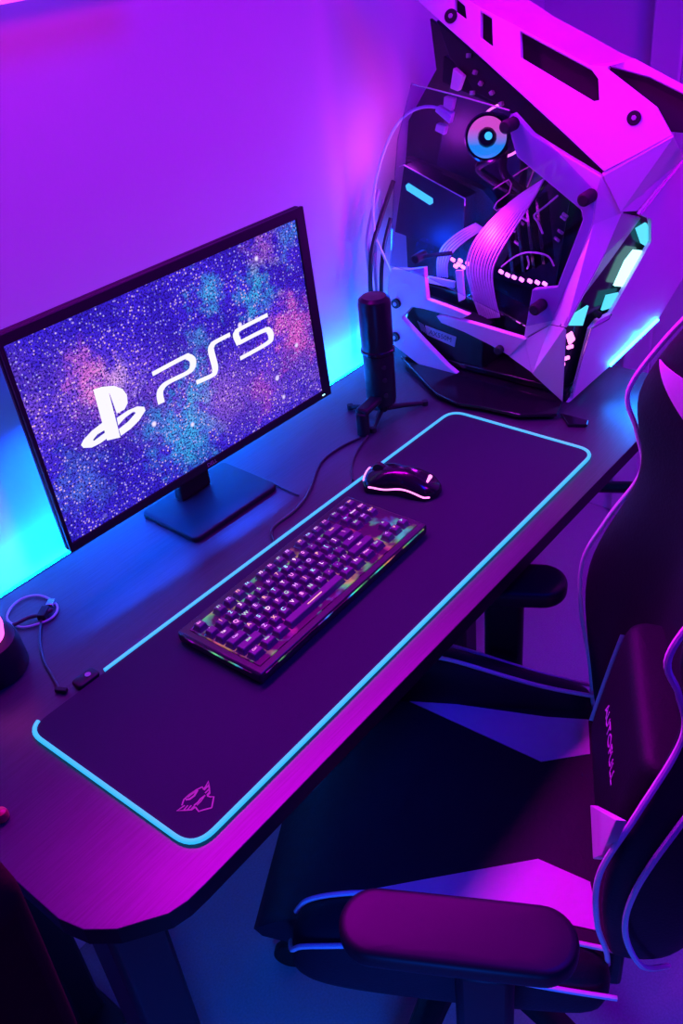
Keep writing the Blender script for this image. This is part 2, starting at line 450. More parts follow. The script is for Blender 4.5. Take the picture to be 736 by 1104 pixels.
for pts, w in (
    ([(0.0306,0.0499,0.755),(0.0373,0.0538,0.755),(0.0454,0.0537,0.755),(0.055,0.0518,0.755),(0.0615,0.0493,0.755),(0.0598,0.0452,0.755)], .0016),
    ([(0.0597,0.046,0.755),(0.0637,0.0462,0.755),(0.0712,0.0493,0.755),(0.0663,0.0433,0.755),(0.06,0.0358,0.755),(0.056,0.0356,0.755)], .0016),
    ([(0.056,0.0356,0.755),(0.0571,0.0315,0.755),(0.0595,0.0287,0.755),(0.0476,0.0199,0.755)], .0016),
    ([(0.0476,0.0199,0.755),(0.0415,0.0246,0.755),(0.0358,0.0284,0.755),(0.0378,0.0358,0.755)], .0016),
    ([(0.0378,0.0358,0.755),(0.0328,0.0364,0.755),(0.0282,0.042,0.755),(0.0224,0.049,0.755),(0.0323,0.0471,0.755)], .0016),
    ([(0.0382,0.0521,0.755),(0.0414,0.0488,0.755),(0.0475,0.0479,0.755),(0.0552,0.0504,0.755)], .0024),
    ([(0.042,0.0528,0.755),(0.0478,0.0523,0.755),(0.0532,0.0513,0.755)], .0024),
    ([(0.0386,0.0385,0.755),(0.0437,0.0379,0.755),(0.049,0.0389,0.755),(0.0552,0.0381,0.755)], .0018),
    ([(0.0404,0.0359,0.755),(0.0463,0.0361,0.755),(0.0527,0.0375,0.755)], .0011),
    ([(0.0278,0.0436,0.755),(0.0344,0.0441,0.755)], .0014), ([(0.0297,0.0403,0.755),(0.0366,0.041,0.755)], .0014),
    ([(0.0325,0.0374,0.755),(0.0385,0.0378,0.755)], .0014), ([(0.0595,0.0443,0.755),(0.0673,0.0449,0.755)], .0016),
    ([(0.0574,0.0404,0.755),(0.0641,0.0406,0.755)], .0016), ([(0.0565,0.0368,0.755),(0.0612,0.0373,0.755)], .0014)):
    ribbon(b, pts, w, .7542, .7549)
obj('emblem', b, M['logo'], pad, world=True, smooth=False, label='magenta beast head emblem')

# ------------------------------------------------------------------ monitor
MW, MH = .52, .2925
MO = Vector((0.4627,0.4301,1.0017)); MU = Vector((0.99941,-0.03439,0)); MV = Vector((0.00182,0.05294,0.9986))
MM = basis(MO, MU, MV)
mon = thing('monitor', 'black monitor on a square stand showing a blue starry picture', 'monitor', (.475, .47, .75))
def mbm(b):
    b.transform(MM); return b
MC = [(-0.2586,0.1605),(0.279,0.1629),(0.2803,-0.1547),(-0.2731,-0.1649)]
x0, x1 = (MC[0][0]+MC[3][0])/2, (MC[1][0]+MC[2][0])/2
y0, y1 = (MC[2][1]+MC[3][1])/2, (MC[0][1]+MC[1][1])/2
b = B(); box(b, ((x0+x1)/2, (y0+y1)/2, -.010), (x1-x0, y1-y0, .012)); shell = obj('shell', mbm(b), M['black'], mon, world=True, bevel=.004)
b = B(); box(b, (.0, -.02, -.030), (.34, .18, .03)); obj('rear_cover', mbm(b), M['black'], mon, world=True, bevel=.01)
b = B(); plate(b, [(x0, y0, -.004), (x1, y0, -.004), (x1, y1, -.004), (x0, y1, -.004)], (0, 0, .007), holes=[[(-MW/2, -MH/2, -.004), (MW/2, -MH/2, -.004), (MW/2, MH/2, -.004), (-MW/2, MH/2, -.004)]])
bz = obj('bezel', mbm(b), M['black'], mon, world=True, bevel=.0015)
b = B(); text_into(b, 'DELL', .009, Matrix.Translation((0.0, (y0-MH/2)/2, .003)), .0002); obj('maker_badge', mbm(b), M['greyalu'], bz, world=True, smooth=False)
b = B(); box(b, (x1-.02, (y0-MH/2)/2, .0032), (.006, .002, .0008)); obj('power_light', mbm(b), M['cyanwhite'], bz, world=True)
# the screen is drawn in its own plane, so its picture is laid out in screen metres
b = B(); box(b, (0, 0, -.001), (MW, MH, .002))
scr = obj('screen', b, galaxy_material(MW, MH), mon, smooth=False)
scr.matrix_local = FR[mon.name].inverted() @ MM
b = B()
for poly in ([(-0.1593,0.0431),(-0.146,0.0413),(-0.1271,0.0346),(-0.1159,0.025),(-0.1117,0.014),(-0.114,0.0022),(-0.1217,-0.004),(-0.1351,-0.0042),(-0.1369,0.028),(-0.1379,0.0277),(-0.1404,-0.0391),(-0.1616,-0.0336)],
             [(-0.137,-0.0101),(-0.1168,-0.0079),(-0.0999,-0.0093),(-0.0897,-0.0149),(-0.0895,-0.0207),(-0.1039,-0.0298),(-0.1206,-0.0351),(-0.1386,-0.0373),(-0.1388,-0.0267),(-0.1218,-0.0235),(-0.1054,-0.017),(-0.1087,-0.0133),(-0.1242,-0.0157),(-0.1382,-0.0211)],
             [(-0.1601,-0.0062),(-0.1795,-0.0097),(-0.1954,-0.0157),(-0.2013,-0.0209),(-0.199,-0.0264),(-0.187,-0.0318),(-0.173,-0.0323),(-0.1618,-0.0307),(-0.1609,-0.0215),(-0.1724,-0.0233),(-0.181,-0.0246),(-0.1819,-0.0224),(-0.173,-0.0182),(-0.161,-0.0176)]):
    plate(b, [(x, y, .0001) for x, y in poly], (0, 0, .0003))
em = obj('screen_emblem', b, M['white_e'], scr, smooth=False)
b = B()
wf = lambda t: .0062+.0058*abs(t.y)
for pts in ([(-0.0626,0.0242),(-0.0057,0.0252),(0.0044,0.0226),(0.0105,0.015),(0.0079,0.0061),(-0.003,0.0011),(-0.0377,0.0017),(-0.0517,-0.001),(-0.059,-0.0086),(-0.0603,-0.0228)],
            [(0.008,-0.0199),(0.0379,-0.0217),(0.0455,-0.0181),(0.048,-0.0092),(0.0472,0.0146),(0.0517,0.0218),(0.0606,0.0243),(0.0888,0.0244)],
            [(0.1696,0.0251),(0.1122,0.025),(0.1016,0.022),(0.0995,0.0173),(0.1028,0.0038)],
            [(0.1014,0.005),(0.1551,0.0044),(0.1664,-0.0007),(0.1683,-0.0116),(0.1571,-0.018),(0.0985,-0.0191)]):
    P_ = [(p.x, p.y) for p in catmull([(x, y, 0) for x, y in pts], 6)]
    ribbon(b, P_, .006, .0001, .0004, wf=wf)
obj('screen_lettering', b, M['white_e'], scr, smooth=False)
b = B(); rbox(b, (.478, .462, .755), (.185, .135, .010), .012, rot=Matrix.Rotation(-.03, 3, 'Z')); obj('stand_base', b, M['black'], mon, world=True)
b = B(); plate(b, [(.445, .492, .758), (.51, .492, .758), (.505, .487, 1.0), (.45, .487, 1.0)], (0, .018, 0)); obj('stand_neck', b, M['black'], mon, world=True, bevel=.004)
b = B(); box(b, (.468, .475, .99), (.1, .045, .1), Matrix.Rotation(-.034, 3, 'Z')); obj('mount_block', b, M['black'], mon, world=True, bevel=.005)

# ------------------------------------------------------------------ keyboard
KC = Vector((.400, .178, .758)); KA = .02
kb = thing('keyboard', 'black mechanical keyboard with rainbow lit keys on the dark mat', 'keyboard', KC, KA)
KW, KD = .374, .150
b = B(); plate(b, [(-KW/2, -KD/2, 0), (KW/2, -KD/2, 0), (KW/2, KD/2, 0), (-KW/2, KD/2, 0)], (0, 0, .016)); obj('case', b, M['kbcase'], kb, bevel=.003)
def rainbow(name, strength, scale, off=0.):
    m, nt, N, L = nodes_of(name); bs = N['Principled BSDF']
    tc = N.new('ShaderNodeTexCoord'); nz = N.new('ShaderNodeTexNoise'); nz.inputs['Scale'].default_value = scale; nz.inputs['Detail'].default_value = 1
    L.new(tc.outputs['Object'], nz.inputs['Vector'])
    cr = N.new('ShaderNodeValToRGB'); cr.color_ramp.interpolation = 'EASE'
    stops = ((.28, (.9, .02, .5)), (.38, (.5, .0, .9)), (.46, (.02, .1, 1)), (.52, (0, .7, .8)), (.58, (.1, .8, .2)), (.64, (1, .45, .05)), (.74, (1, .05, .3)))
    while len(cr.color_ramp.elements) < len(stops): cr.color_ramp.elements.new(.5)
    for e, (p, c) in zip(cr.color_ramp.elements, stops): e.position = p; e.color = (*c, 1)
    L.new(nz.outputs['Fac'], cr.inputs['Fac']); L.new(cr.outputs['Color'], bs.inputs['Emission Color'])
    n2 = N.new('ShaderNodeTexNoise'); n2.inputs['Scale'].default_value = scale*3; L.new(tc.outputs['Object'], n2.inputs['Vector'])
    mr = N.new('ShaderNodeMapRange'); mr.inputs['From Min'].default_value = .46; mr.inputs['From Max'].default_value = .66
    mr.inputs['To Max'].default_value = strength; L.new(n2.outputs['Fac'], mr.inputs['Value']); L.new(mr.outputs[0], bs.inputs['Emission Strength'])
    bs.inputs['Base Color'].default_value = (.02, .02, .02, 1)
    return m
for x in (-.15, .15):
    for y in (-.055, .055):
        b = B(); rbox(b, (x, y, -.0004), (.03, .008, .0018), .003); obj('rubber_foot', b, M['rubber'], kb)
b = B(); box(b, (0, -.001, .0166), (KW-.024, KD-.024, .0012)); obj('light_plate', b, rainbow('key_backlight', .5, 14), kb)
b = B(); box(b, (0, -KD/2-.0004, .0125), (KW-.02, .0012, .0016)); obj('front_light_bar', b, rainbow('front_edge_light', 1.0, 14), kb)
b = B(); box(b, (-KW/2-.0004, 0, .0125), (.0012, KD-.03, .0016)); obj('side_light_bar', b, rainbow('side_edge_light', .9, 16), kb)
U = .01905
legcol = [glow('legend_%s' % n, c, s) for n, c, s in (('pink', (1, .35, .75), 1.5), ('white', (1, .8, .9), 1.6), ('cyan', (.3, .9, 1), 1.4), ('orange', (1, .5, .3), 1.4), ('violet', (.75, .35, 1), 1.5), ('green', (.5, 1, .6), 1.1))]
rows = [
    [('Esc', 1), (None, 1), ('F1', 1), ('F2', 1), ('F3', 1), ('F4', 1), (None, .5), ('F5', 1), ('F6', 1), ('F7', 1), ('F8', 1), (None, .5), ('F9', 1), ('F10', 1), ('F11', 1), ('F12', 1), (None, .25), ('Prt', 1), ('Scr', 1), ('Brk', 1)],
    [(c, 1) for c in '`1234567890-='] + [('Back', 2), (None, .25), ('Ins', 1), ('Home', 1), ('PgUp', 1)],
    [('Tab', 1.5)] + [(c, 1) for c in 'QWERTYUIOP[]'] + [('\\', 1.5), (None, .25), ('Del', 1), ('End', 1), ('PgDn', 1)],
    [('Caps', 1.75)] + [(c, 1) for c in "ASDFGHJKL;'"] + [('Enter', 2.25)],
    [('Shift', 2.25)] + [(c, 1) for c in 'ZXCVBNM,./'] + [('Shift', 2.75), (None, 1.25), ('^', 1)],
    [('Ctrl', 1.25), ('Win', 1.25), ('Alt', 1.25), ('', 6.25), ('Alt', 1.25), ('Fn', 1.25), ('Menu', 1.25), ('Ctrl', 1.25), (None, .25), ('<', 1), ('v', 1), ('>', 1)],
]
def keycap(w, s, col):
    b = B(); hx, hy = w*U/2-.0009, U/2-.0009
    prof = ((0, 0), (.0015, .003), (.0026, .0075), (.0036, .0086))
    lv = []
    for ins, z in prof:
        x, y = hx-ins, hy-ins; r = .0014
        lp = []
        for sx, sy, a0 in ((1, 1, 0), (-1, 1, PI/2), (-1, -1, PI), (1, -1, 3*PI/2)):
            for k in range(3):
                a = a0+k*PI/4; lp.append(b.verts.new((sx*(x-r)+math.cos(a)*r, sy*(y-r)+math.sin(a)*r+z*.05, z)))
        lv.append(lp)
    for p, q in zip(lv, lv[1:]):
        for k in range(12): b.faces.new((p[k], p[(k+1) % 12], q[(k+1) % 12], q[k]))
    b.faces.new(lv[-1]); b.faces.new(lv[0])
    if s:
        size = .0088 if len(s) == 1 else (.0062 if len(s) == 2 else .0048)
        text_into(b, s, size, Matrix.Translation((0, .0022, .0086)), .00015, mi=1)
    elif w > 3:
        box(b, (0, .0, .0087), (.03, .0014, .0003), mi=1)
    return b
ki = 0
for r_, row in enumerate(rows):
    x = -18.25/2*U; y = KD/2-.014-U/2-(r_*U+(.15*U if r_ else 0))
    for s, w in row:
        if s is not None:
            col = legcol[(ki*5+r_*2) % 6]
            k = obj('key', keycap(w, s, col), [M['keycap'], col], kb, smooth=False)
            k.location = (x+w*U/2, y, .0172); k.rotation_euler = (.03, 0, 0)
            ki += 1
        x += w*U

# ------------------------------------------------------------------ mouse
ms = thing('computer_mouse', 'dark gaming mouse with pink light lines beside the keyboard', 'mouse', (.670, .212, .7545), math.radians(17))
def mouse_sec(t):
    """half width and height of the shell along its length, t 0 = front, 1 = heel"""
    w = .029*(1-.16*math.exp(-((t-.45)/.16)**2))*(min(1, (t+.02)/.10))**.45*(min(1, (1.02-t)/.16))**.5
    h = .039*(math.sin(PI*(.16+.76*t)))**.8
    return w, h
b = B(); rings = []
NL, NC = 22, 18
for i in range(NL+1):
    t = i/NL; w, h = mouse_sec(t); y = .063-.126*t; rg = []
    for k in range(NC+1):
        a = PI*k/NC; rg.append(b.verts.new((w*math.copysign(abs(math.cos(a))**.7, math.cos(a)), y, .001+h*math.sin(a)**.75)))
    rings.append(rg)
for p, q in zip(rings, rings[1:]):
    for k in range(NC): b.faces.new((p[k], p[k+1], q[k+1], q[k]))
    b.faces.new((p[0], q[0], q[NC], p[NC]))
b.faces.new(rings[0]); b.faces.new(rings[-1])
shell = obj('shell', b, M['blackgloss'], ms, angle=60)
def on_mouse(t, a):
    w, h = mouse_sec(t); return Vector((w*math.copysign(abs(math.cos(a))**.7, math.cos(a)), .063-.126*t, .001+h*math.sin(a)**.75))
for side, nm in ((0, 0), (1, 1)):
    b = B(); pts = []
    for i in range(25):
        t = .12+.8*i/24; a = .24+.07*math.sin(i*.36+2.2)
        a = PI-a if side else a
        pts.append(on_mouse(t, a))
    tube(b, pts, .0015, 6); obj('side_light', b, M['mouseglow'], ms)
b = B(); tube(b, [on_mouse(.86, PI/2+d) for d in (-.16, -.05, .08, .2)], lambda t: .0035-.002*t, 8); obj('palm_emblem', b, M['mouseglow'], ms)
b = B(); tube(b, [on_mouse(.03, PI*k/10) for k in range(2, 9)], .0017, 6); obj('front_light', b, M['mouseglow'], ms)
b = B(); c = on_mouse(.2, PI/2); cyl(b, c+Vector((-.004, 0, -.002)), c+Vector((.004, 0, -.002)), .010, n=20); obj('scroll_wheel', b, M['rubber'], ms)
b = B(); tube(b, [on_mouse(t, PI/2)+Vector((0, 0, .0002)) for t in (.02, .1, .2, .3, .42)], .0007, 5); obj('button_seam', b, M['rubber'], ms)

# ------------------------------------------------------------------ microphone
MX, MY = .853, .39
mic = thing('microphone', 'black cylindrical desk microphone on a small stand in front of the tower', 'microphone', (MX-.035, MY, .75))
b = B(); lathe(b, [(.022, .885), (.0285, .887), (.0285, .97), (.027, .978), (.021, .983), (.004, .984)], (MX, MY, 0)); obj('grille_body', b, mat('microphone_mesh', (.02, .02, .028), .3, .5, noise=.4, nscale=900), mic, world=True)
b = B(); lathe(b, [(.018, .778), (.026, .781), (.0275, .79), (.0275, .878), (.0265, .882)], (MX, MY, 0)); lb = obj('lower_body', b, M['black'], mic, world=True)
b = B(); lathe(b, [(.0285, .879), (.0305, .881), (.0305, .886), (.0285, .888)], (MX, MY, 0)); obj('ring', b, M['blackgloss'], mic, world=True)
for dz in (.805, .835, .86):
    b = B(); a = -2.15; cyl(b, (MX+.026*math.cos(a), MY+.026*math.sin(a), dz), (MX+.031*math.cos(a), MY+.030*math.sin(a), dz), .004, n=16); obj('knob', b, M['cableb'], lb, world=True)
b = B(); cyl(b, (MX, MY, .762), (MX, MY, .782), .010); obj('stem', b, M['black'], mic, world=True)
b = B(); box(b, (MX-.035, MY-.008, .797), (.085, .024, .012), Matrix.Rotation(.15, 3, 'Z')); obj('bracket_arm', b, M['black'], mic, world=True, bevel=.004)
b = B(); cyl(b, (MX-.072, MY-.012, .7505), (MX-.072, MY-.012, .795), .0115); obj('clamp_post', b, M['black'], mic, world=True, bevel=.002)
for a, ln in ((-.55, .085), (1.7, .07), (3.5, .06)):
    b = B(); tube(b, [(MX, MY, .766), (MX+ln*.5*math.cos(a), MY+ln*.5*math.sin(a), .761), (MX+ln*math.cos(a), MY+ln*math.sin(a), .754)], lambda t: .006-.002*t, 8)
    lg = obj('leg', b, M['black'], mic, world=True)
    b = B(); e = Vector((MX+ln*math.cos(a), MY+ln*math.sin(a), .7545)); cyl(b, e-Vector((0, 0, .0045)), e+Vector((0, 0, .004)), .006, n=14); obj('rubber_foot', b, M['rubber'], lg, world=True)

# ------------------------------------------------------------------ loose cables
def cable(name, pts, r, m, label, cat='cable', n=8):
    b = B(); tube(b, catmull(pts, n), r, 8); return tag(obj(name, b, m), label, cat)
c1 = [(0.7649,0.374,0.7525),(0.718,0.385,0.7525),(0.661,0.3797,0.7525),(0.5852,0.34,0.7525),(0.5327,0.3243,0.7525),(0.4829,0.3233,0.7525),(0.4605,0.3087,0.7525),(0.4447,0.2807,0.7525)]
cable('microphone_cable', c1, .0024, M['cableb'], 'dark cable running from the microphone stand past the monitor to the mat')
c2 = [(0.7767,0.3664,0.7525),(0.7216,0.3483,0.7525),(0.6773,0.3234,0.7525),(0.6488,0.2988,0.7525)]
cable('mouse_cable', c2, .002, M['cableb'], 'short dark cable from below the microphone to the mouse')
c3 = [(0.573,0.4139,0.7525),(0.5697,0.3815,0.7525),(0.5681,0.3473,0.7525)]
cable('monitor_cable', c3, .0014, M['cableb'], 'thin dark cable lying beside the monitor stand')
coil = thing('coiled_cable', 'pale coiled cable with dark plug on the desk beside the lamp', 'cable', (0.1391,0.4842,0.75))
b = B(); lp = [(0.107,0.4981,0.753),(0.126,0.5167,0.753),(0.1488,0.5194,0.753),(0.166,0.5043,0.753),(0.1697,0.4755,0.753),(0.1632,0.4556,0.753),(0.1459,0.4455,0.753),(0.1252,0.4522,0.753),(0.108,0.4679,0.753)]
tube(b, catmull(lp, 8, True), .0017, 8, closed=True); obj('loop', b, M['cablew'], coil, world=True)
b = B(); lp2 = [(0.1023,0.4756,0.757),(0.124,0.4709,0.757),(0.1404,0.4603,0.757),(0.155,0.456,0.757)]; tube(b, catmull(lp2, 8), .003, 8); obj('inner_loop', b, M['cableb'], coil, world=True)
b = B(); q = Vector((0.1431,0.4597,0.757)); box(b, q, (.022, .012, .01), Matrix.Rotation(.6, 3, 'Z')); box(b, q+Vector((.02, .010, 0)), (.014, .010, .006), Matrix.Rotation(.6, 3, 'Z'), 1); obj('plug', b, [M['black'], M['chrome']], coil, world=True, bevel=.001)
b = B(); tl = [(0.1401,0.4617,0.753),(0.1072,0.4207,0.753),(0.0852,0.3818,0.753),(0.0713,0.3405,0.753),(0.0619,0.3159,0.753)]; tube(b, catmull(tl, 8), .0022, 8); obj('tail', b, M['cableb'], coil, world=True)
b = B(); q = Vector((0.0639,0.3141,0.754)); box(b, q, (.016, .007, .006), Matrix.Rotation(-1.1, 3, 'Z')); obj('tail_plug', b, M['black'], coil, world=True, bevel=.001)

# lamp at the left edge
lc = [(0.0366,0.4288,0.75)][0]
lamp = thing('table_lamp', 'small lamp with dark round base and pink glowing dome at left edge', 'lamp', lc)
b = B(); lathe(b, [(.046, .0005), (.048, .004), (.046, .04), (.043, .052), (.036, .055)], lc); obj('base', b, M['black'], lamp, world=True)
b = B(); lathe(b, [(.030, .055), (.033, .07), (.030, .10), (.02, .118), (.006, .126)], lc); obj('dome', b, M['lampglow'], lamp, world=True)

rl = (-0.0975,0.2087,0.757)
b = B(); lathe(b, [(.004, -.0068), (.008, -.0055), (.0085, 0), (.007, .005), (.003, .007)], rl, 20); tag(obj('bottle_cap', b, M['red']), 'small red cap lying on the desk at its left edge', 'cap')

# ------------------------------------------------------------------ computer tower
tw = thing('computer_tower', 'white angular open-frame computer tower with glass side and glowing parts', 'computer', (1.14, .30, .75))
def pl(name, pts, th, m, parent=tw, holes=(), bevel=.0012, label=None):
    b = B(); plate(b, pts, th, holes); return obj(name, b, m, parent, world=True, bevel=bevel, smooth=False, label=label)
TN = Vector((-0.90758,-0.24099,0.34384)); FN = Vector((-0.23876,-0.95389,-0.18192))
# sloping top plate with its slots
tp = pl('top_plate', [(1.0407,0.495,1.4658),(1.0396,0.4093,1.4028),(1.0404,0.3142,1.3381),(1.0407,0.2226,1.2748),(1.0408,0.1407,1.2177),(1.0404,0.0743,1.1701),(1.0611,0.0311,1.1944),(1.0814,-0.0102,1.2192),(1.0873,0.0203,1.2559),(1.0847,0.1001,1.305),(1.0865,0.0983,1.3085),(1.08,0.125,1.3101),(1.0748,0.18,1.335),(1.0688,0.2406,1.3617),(1.0624,0.3056,1.3903),(1.0586,0.3501,1.4113),(1.0557,0.4077,1.4442),(1.0549,0.4501,1.4718)], -TN*.014, M['white'],
        holes=[[(1.0672,0.2386,1.356),(1.0781,0.1236,1.3042),(1.0769,0.1108,1.2921),(1.0685,0.103,1.2644),(1.0661,0.1103,1.2633),(1.0565,0.2299,1.3216)], [(1.0604,0.3044,1.3842),(1.0618,0.2854,1.3744),(1.05,0.2765,1.3372),(1.0493,0.2977,1.35)], [(1.0562,0.3487,1.404),(1.0564,0.3304,1.3918),(1.0514,0.3247,1.3745),(1.0505,0.3455,1.3869)]], label='white slotted top plate')
fl = [(1.0549,0.4501,1.4718),(1.0557,0.4077,1.4442),(1.0586,0.3501,1.4113),(1.0624,0.3056,1.3903),(1.0688,0.2406,1.3617),(1.0748,0.18,1.335),(1.08,0.125,1.3101),(1.0865,0.0983,1.3085)]
fu = [(1.1168,0.0736,1.3131),(1.1142,0.095,1.3213),(1.1095,0.1482,1.3462),(1.1044,0.2022,1.3704),(1.1029,0.2287,1.3852),(1.0983,0.2913,1.4168),(1.0955,0.3393,1.443),(1.0934,0.3886,1.472)]
b = B(); A = [b.verts.new(p) for p in fl]; Bv = [b.verts.new(p) for p in reversed(fu)]
for i in range(7): b.faces.new((A[i], A[i+1], Bv[i+1], Bv[i]))
r = bmesh.ops.solidify(b, geom=list(b.faces), thickness=.008)
obj('top_flange', b, M['white'], tw, world=True, smooth=False)
pl('top_side_bar', [(1.0975,0.1035,1.3063),(1.1033,0.089,1.3114),(1.1096,0.0705,1.3152),(1.1165,-0.0036,1.2814),(1.1249,-0.092,1.2416),(1.1188,-0.0972,1.2218),(1.1128,-0.0065,1.2697),(1.1075,0.0442,1.2913)], -TN*.012, M['white'])
for q in ((1.0724,0.048,1.242), (1.0447,0.3495,1.38)):
    b = B(); cyl(b, q, Vector(q)-TN*.01, .0105, n=20); cyl(b, Vector(q)+TN*.001, q, .004, n=6, mi=1); obj('bolt', b, [M['black'], M['greyalu']], tp, world=True, bevel=.001)
pl('slot_dark_backing', [(1.0949,0.3909,1.434),(1.1081,0.2638,1.3798),(1.1205,0.1291,1.3181),(1.1288,0.0689,1.2978),(1.1392,-0.046,1.2446),(1.1288,-0.0546,1.2113),(1.1146,0.0049,1.2156),(1.0996,0.0468,1.2053),(1.0764,0.094,1.177),(1.0759,0.2431,1.2803),(1.0747,0.4003,1.3873)], -TN*.004, M['blackmetal'])  # black sheet added so the openings in the top read dark
# side frame round the window
pl('side_frame', [(1.04,0.243,1.2357),(1.04,0.2331,1.2446),(1.04,0.1986,1.2151),(1.04,0.1388,1.1878),(1.04,0.0773,1.1616),(1.04,0.0839,1.1356),(1.04,0.0872,1.0874),(1.04,0.1545,0.9039),(1.04,0.2064,0.8649),(1.04,0.1914,0.9614),(1.04,0.1451,0.9735),(1.04,0.1052,1.0925),(1.04,0.1088,1.1068),(1.04,0.181,1.1513),(1.04,0.226,1.1789),(1.04,0.2359,1.2053)], (.012, 0, 0), M['white'], bevel=.002)
def quad(name, pts, m, th=.006, parent=tw, label=None, bevel=.001):
    b = B(); v = [b.verts.new(p) for p in pts]; b.faces.new(v)
    n = (v[1].co-v[0].co).cross(v[2].co-v[0].co).normalized()
    if n.dot(co.location-v[0].co) > 0: n = -n
    g = bmesh.ops.extrude_face_region(b, geom=list(b.faces))
    bmesh.ops.translate(b, verts=[x for x in g['geom'] if isinstance(x, bmesh.types.BMVert)], vec=n*th)
    return obj(name, b, m, parent, world=True, smooth=False, bevel=bevel, label=label)
quad('corner_strip', [(1.04,0.0773,1.1616),(1.04,0.0839,1.1356),(1.04,0.0872,1.0874),(1.04,0.1545,0.9039)] + [(0.9929,0.1007,0.9285),(1.0434,0.0675,1.0366),(1.0617,0.0502,1.1031)], M['white'])
quad('front_cap', [(1.04,0.0751,1.1632)] + [(1.0396,0.0737,1.1676),(1.081,-0.0121,1.2168)][1:] + [(1.1819,0.0074,1.1593),(1.0956,0.0408,1.0971),(1.0554,0.0491,1.1066)], M['white'])
quad('recess_band', [(1.0617,0.0502,1.1031)] + [(1.1372,0.0496,1.0732),(1.0809,0.0757,1.0103),(1.0209,0.1016,0.9536)] + [(0.9929,0.1007,0.9285),(1.0434,0.0675,1.0366)], M['greyalu'])
fp = pl('front_panel', [(1.0563,0.121,0.7391),(1.0625,0.116,0.7573),(1.0611,0.0893,0.8992),(1.0735,0.0838,0.9118),(1.1059,0.0754,0.9134),(1.1631,0.0395,1.0263),(1.1449,0.0358,1.0696),(1.1107,0.0411,1.0867),(1.186,0.0097,1.1523),(1.2139,-0.0007,1.1704),(1.3238,0.0086,0.9775),(1.295,0.0269,0.919),(1.2569,0.0499,0.8484),(1.1476,0.0879,0.7928)], -FN*.008, M['white'], label='pale folded front panel')
b = B(); bl = [(1.1429,0.0851,0.7974),(1.2507,0.0476,0.8522)]; cyl(b, bl[0], bl[1], .0027, n=10); obj('light_bar', b, M['bar'], fp, world=True)
b = B(); tube(b, [(1.0533,0.1139,0.7746),(1.0599,0.0878,0.9028),(1.1028,0.0766,0.9051),(1.1068,0.0741,0.9135)], .0011, 6); obj('panel_lip', b, M['chrome'], fp, world=True)
b = B(); tube(b, [(1.1819,0.0087,1.1577),(1.1093,0.04,1.0888)], .0016, 6); obj('panel_lip', b, M['chrome'], fp, world=True)
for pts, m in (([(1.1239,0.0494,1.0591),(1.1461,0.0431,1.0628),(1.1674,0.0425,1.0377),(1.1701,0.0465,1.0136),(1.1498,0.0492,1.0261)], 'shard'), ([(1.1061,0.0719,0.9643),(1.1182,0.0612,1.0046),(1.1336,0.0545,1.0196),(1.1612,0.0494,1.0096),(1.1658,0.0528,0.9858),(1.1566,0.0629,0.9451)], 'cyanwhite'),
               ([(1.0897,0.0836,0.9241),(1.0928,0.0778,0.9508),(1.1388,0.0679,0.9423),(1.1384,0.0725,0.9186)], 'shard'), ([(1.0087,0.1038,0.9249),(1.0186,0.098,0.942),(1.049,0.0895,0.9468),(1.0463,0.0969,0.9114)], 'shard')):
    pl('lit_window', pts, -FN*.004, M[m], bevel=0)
for pts in ([(1.0073,0.1055,0.9067),(1.0198,0.1019,0.9092),(1.0325,0.1023,0.8903),(1.0211,0.1064,0.8839)], [(1.0103,0.1135,0.8608),(1.0288,0.1092,0.8591),(1.0308,0.1099,0.8529),(1.0122,0.1142,0.8546)], [(1.0115,0.1154,0.8493),(1.0205,0.1131,0.8495),(1.0225,0.1138,0.8432),(1.0134,0.1161,0.843)], [(1.0173,0.1078,0.8817),(1.0313,0.1046,0.88),(1.0332,0.1053,0.8739),(1.0192,0.1085,0.8756)]):
    pl('lit_slot', pts, -FN*.003, M['mouseglow'], bevel=0)
pl('front_inner', [(1.0634,0.136,0.7394),(1.0079,0.1152,0.9212),(1.0659,0.0845,1.0061),(1.1493,0.0494,1.0802),(1.2017,0.0496,1.0109),(1.1439,0.088,0.8851),(1.1007,0.1011,0.8732),(1.1046,0.1271,0.7319)], -FN*.006, M['blackgloss'])
b = B(); rg = [(1.0703,0.0879,0.9274),(1.0884,0.0796,0.9471)]; cyl(b, Vector(rg[0]), Vector(rg[0])+FN*.012, .0055, n=14); obj('front_knob', b, M['rubber'], tw, world=True)
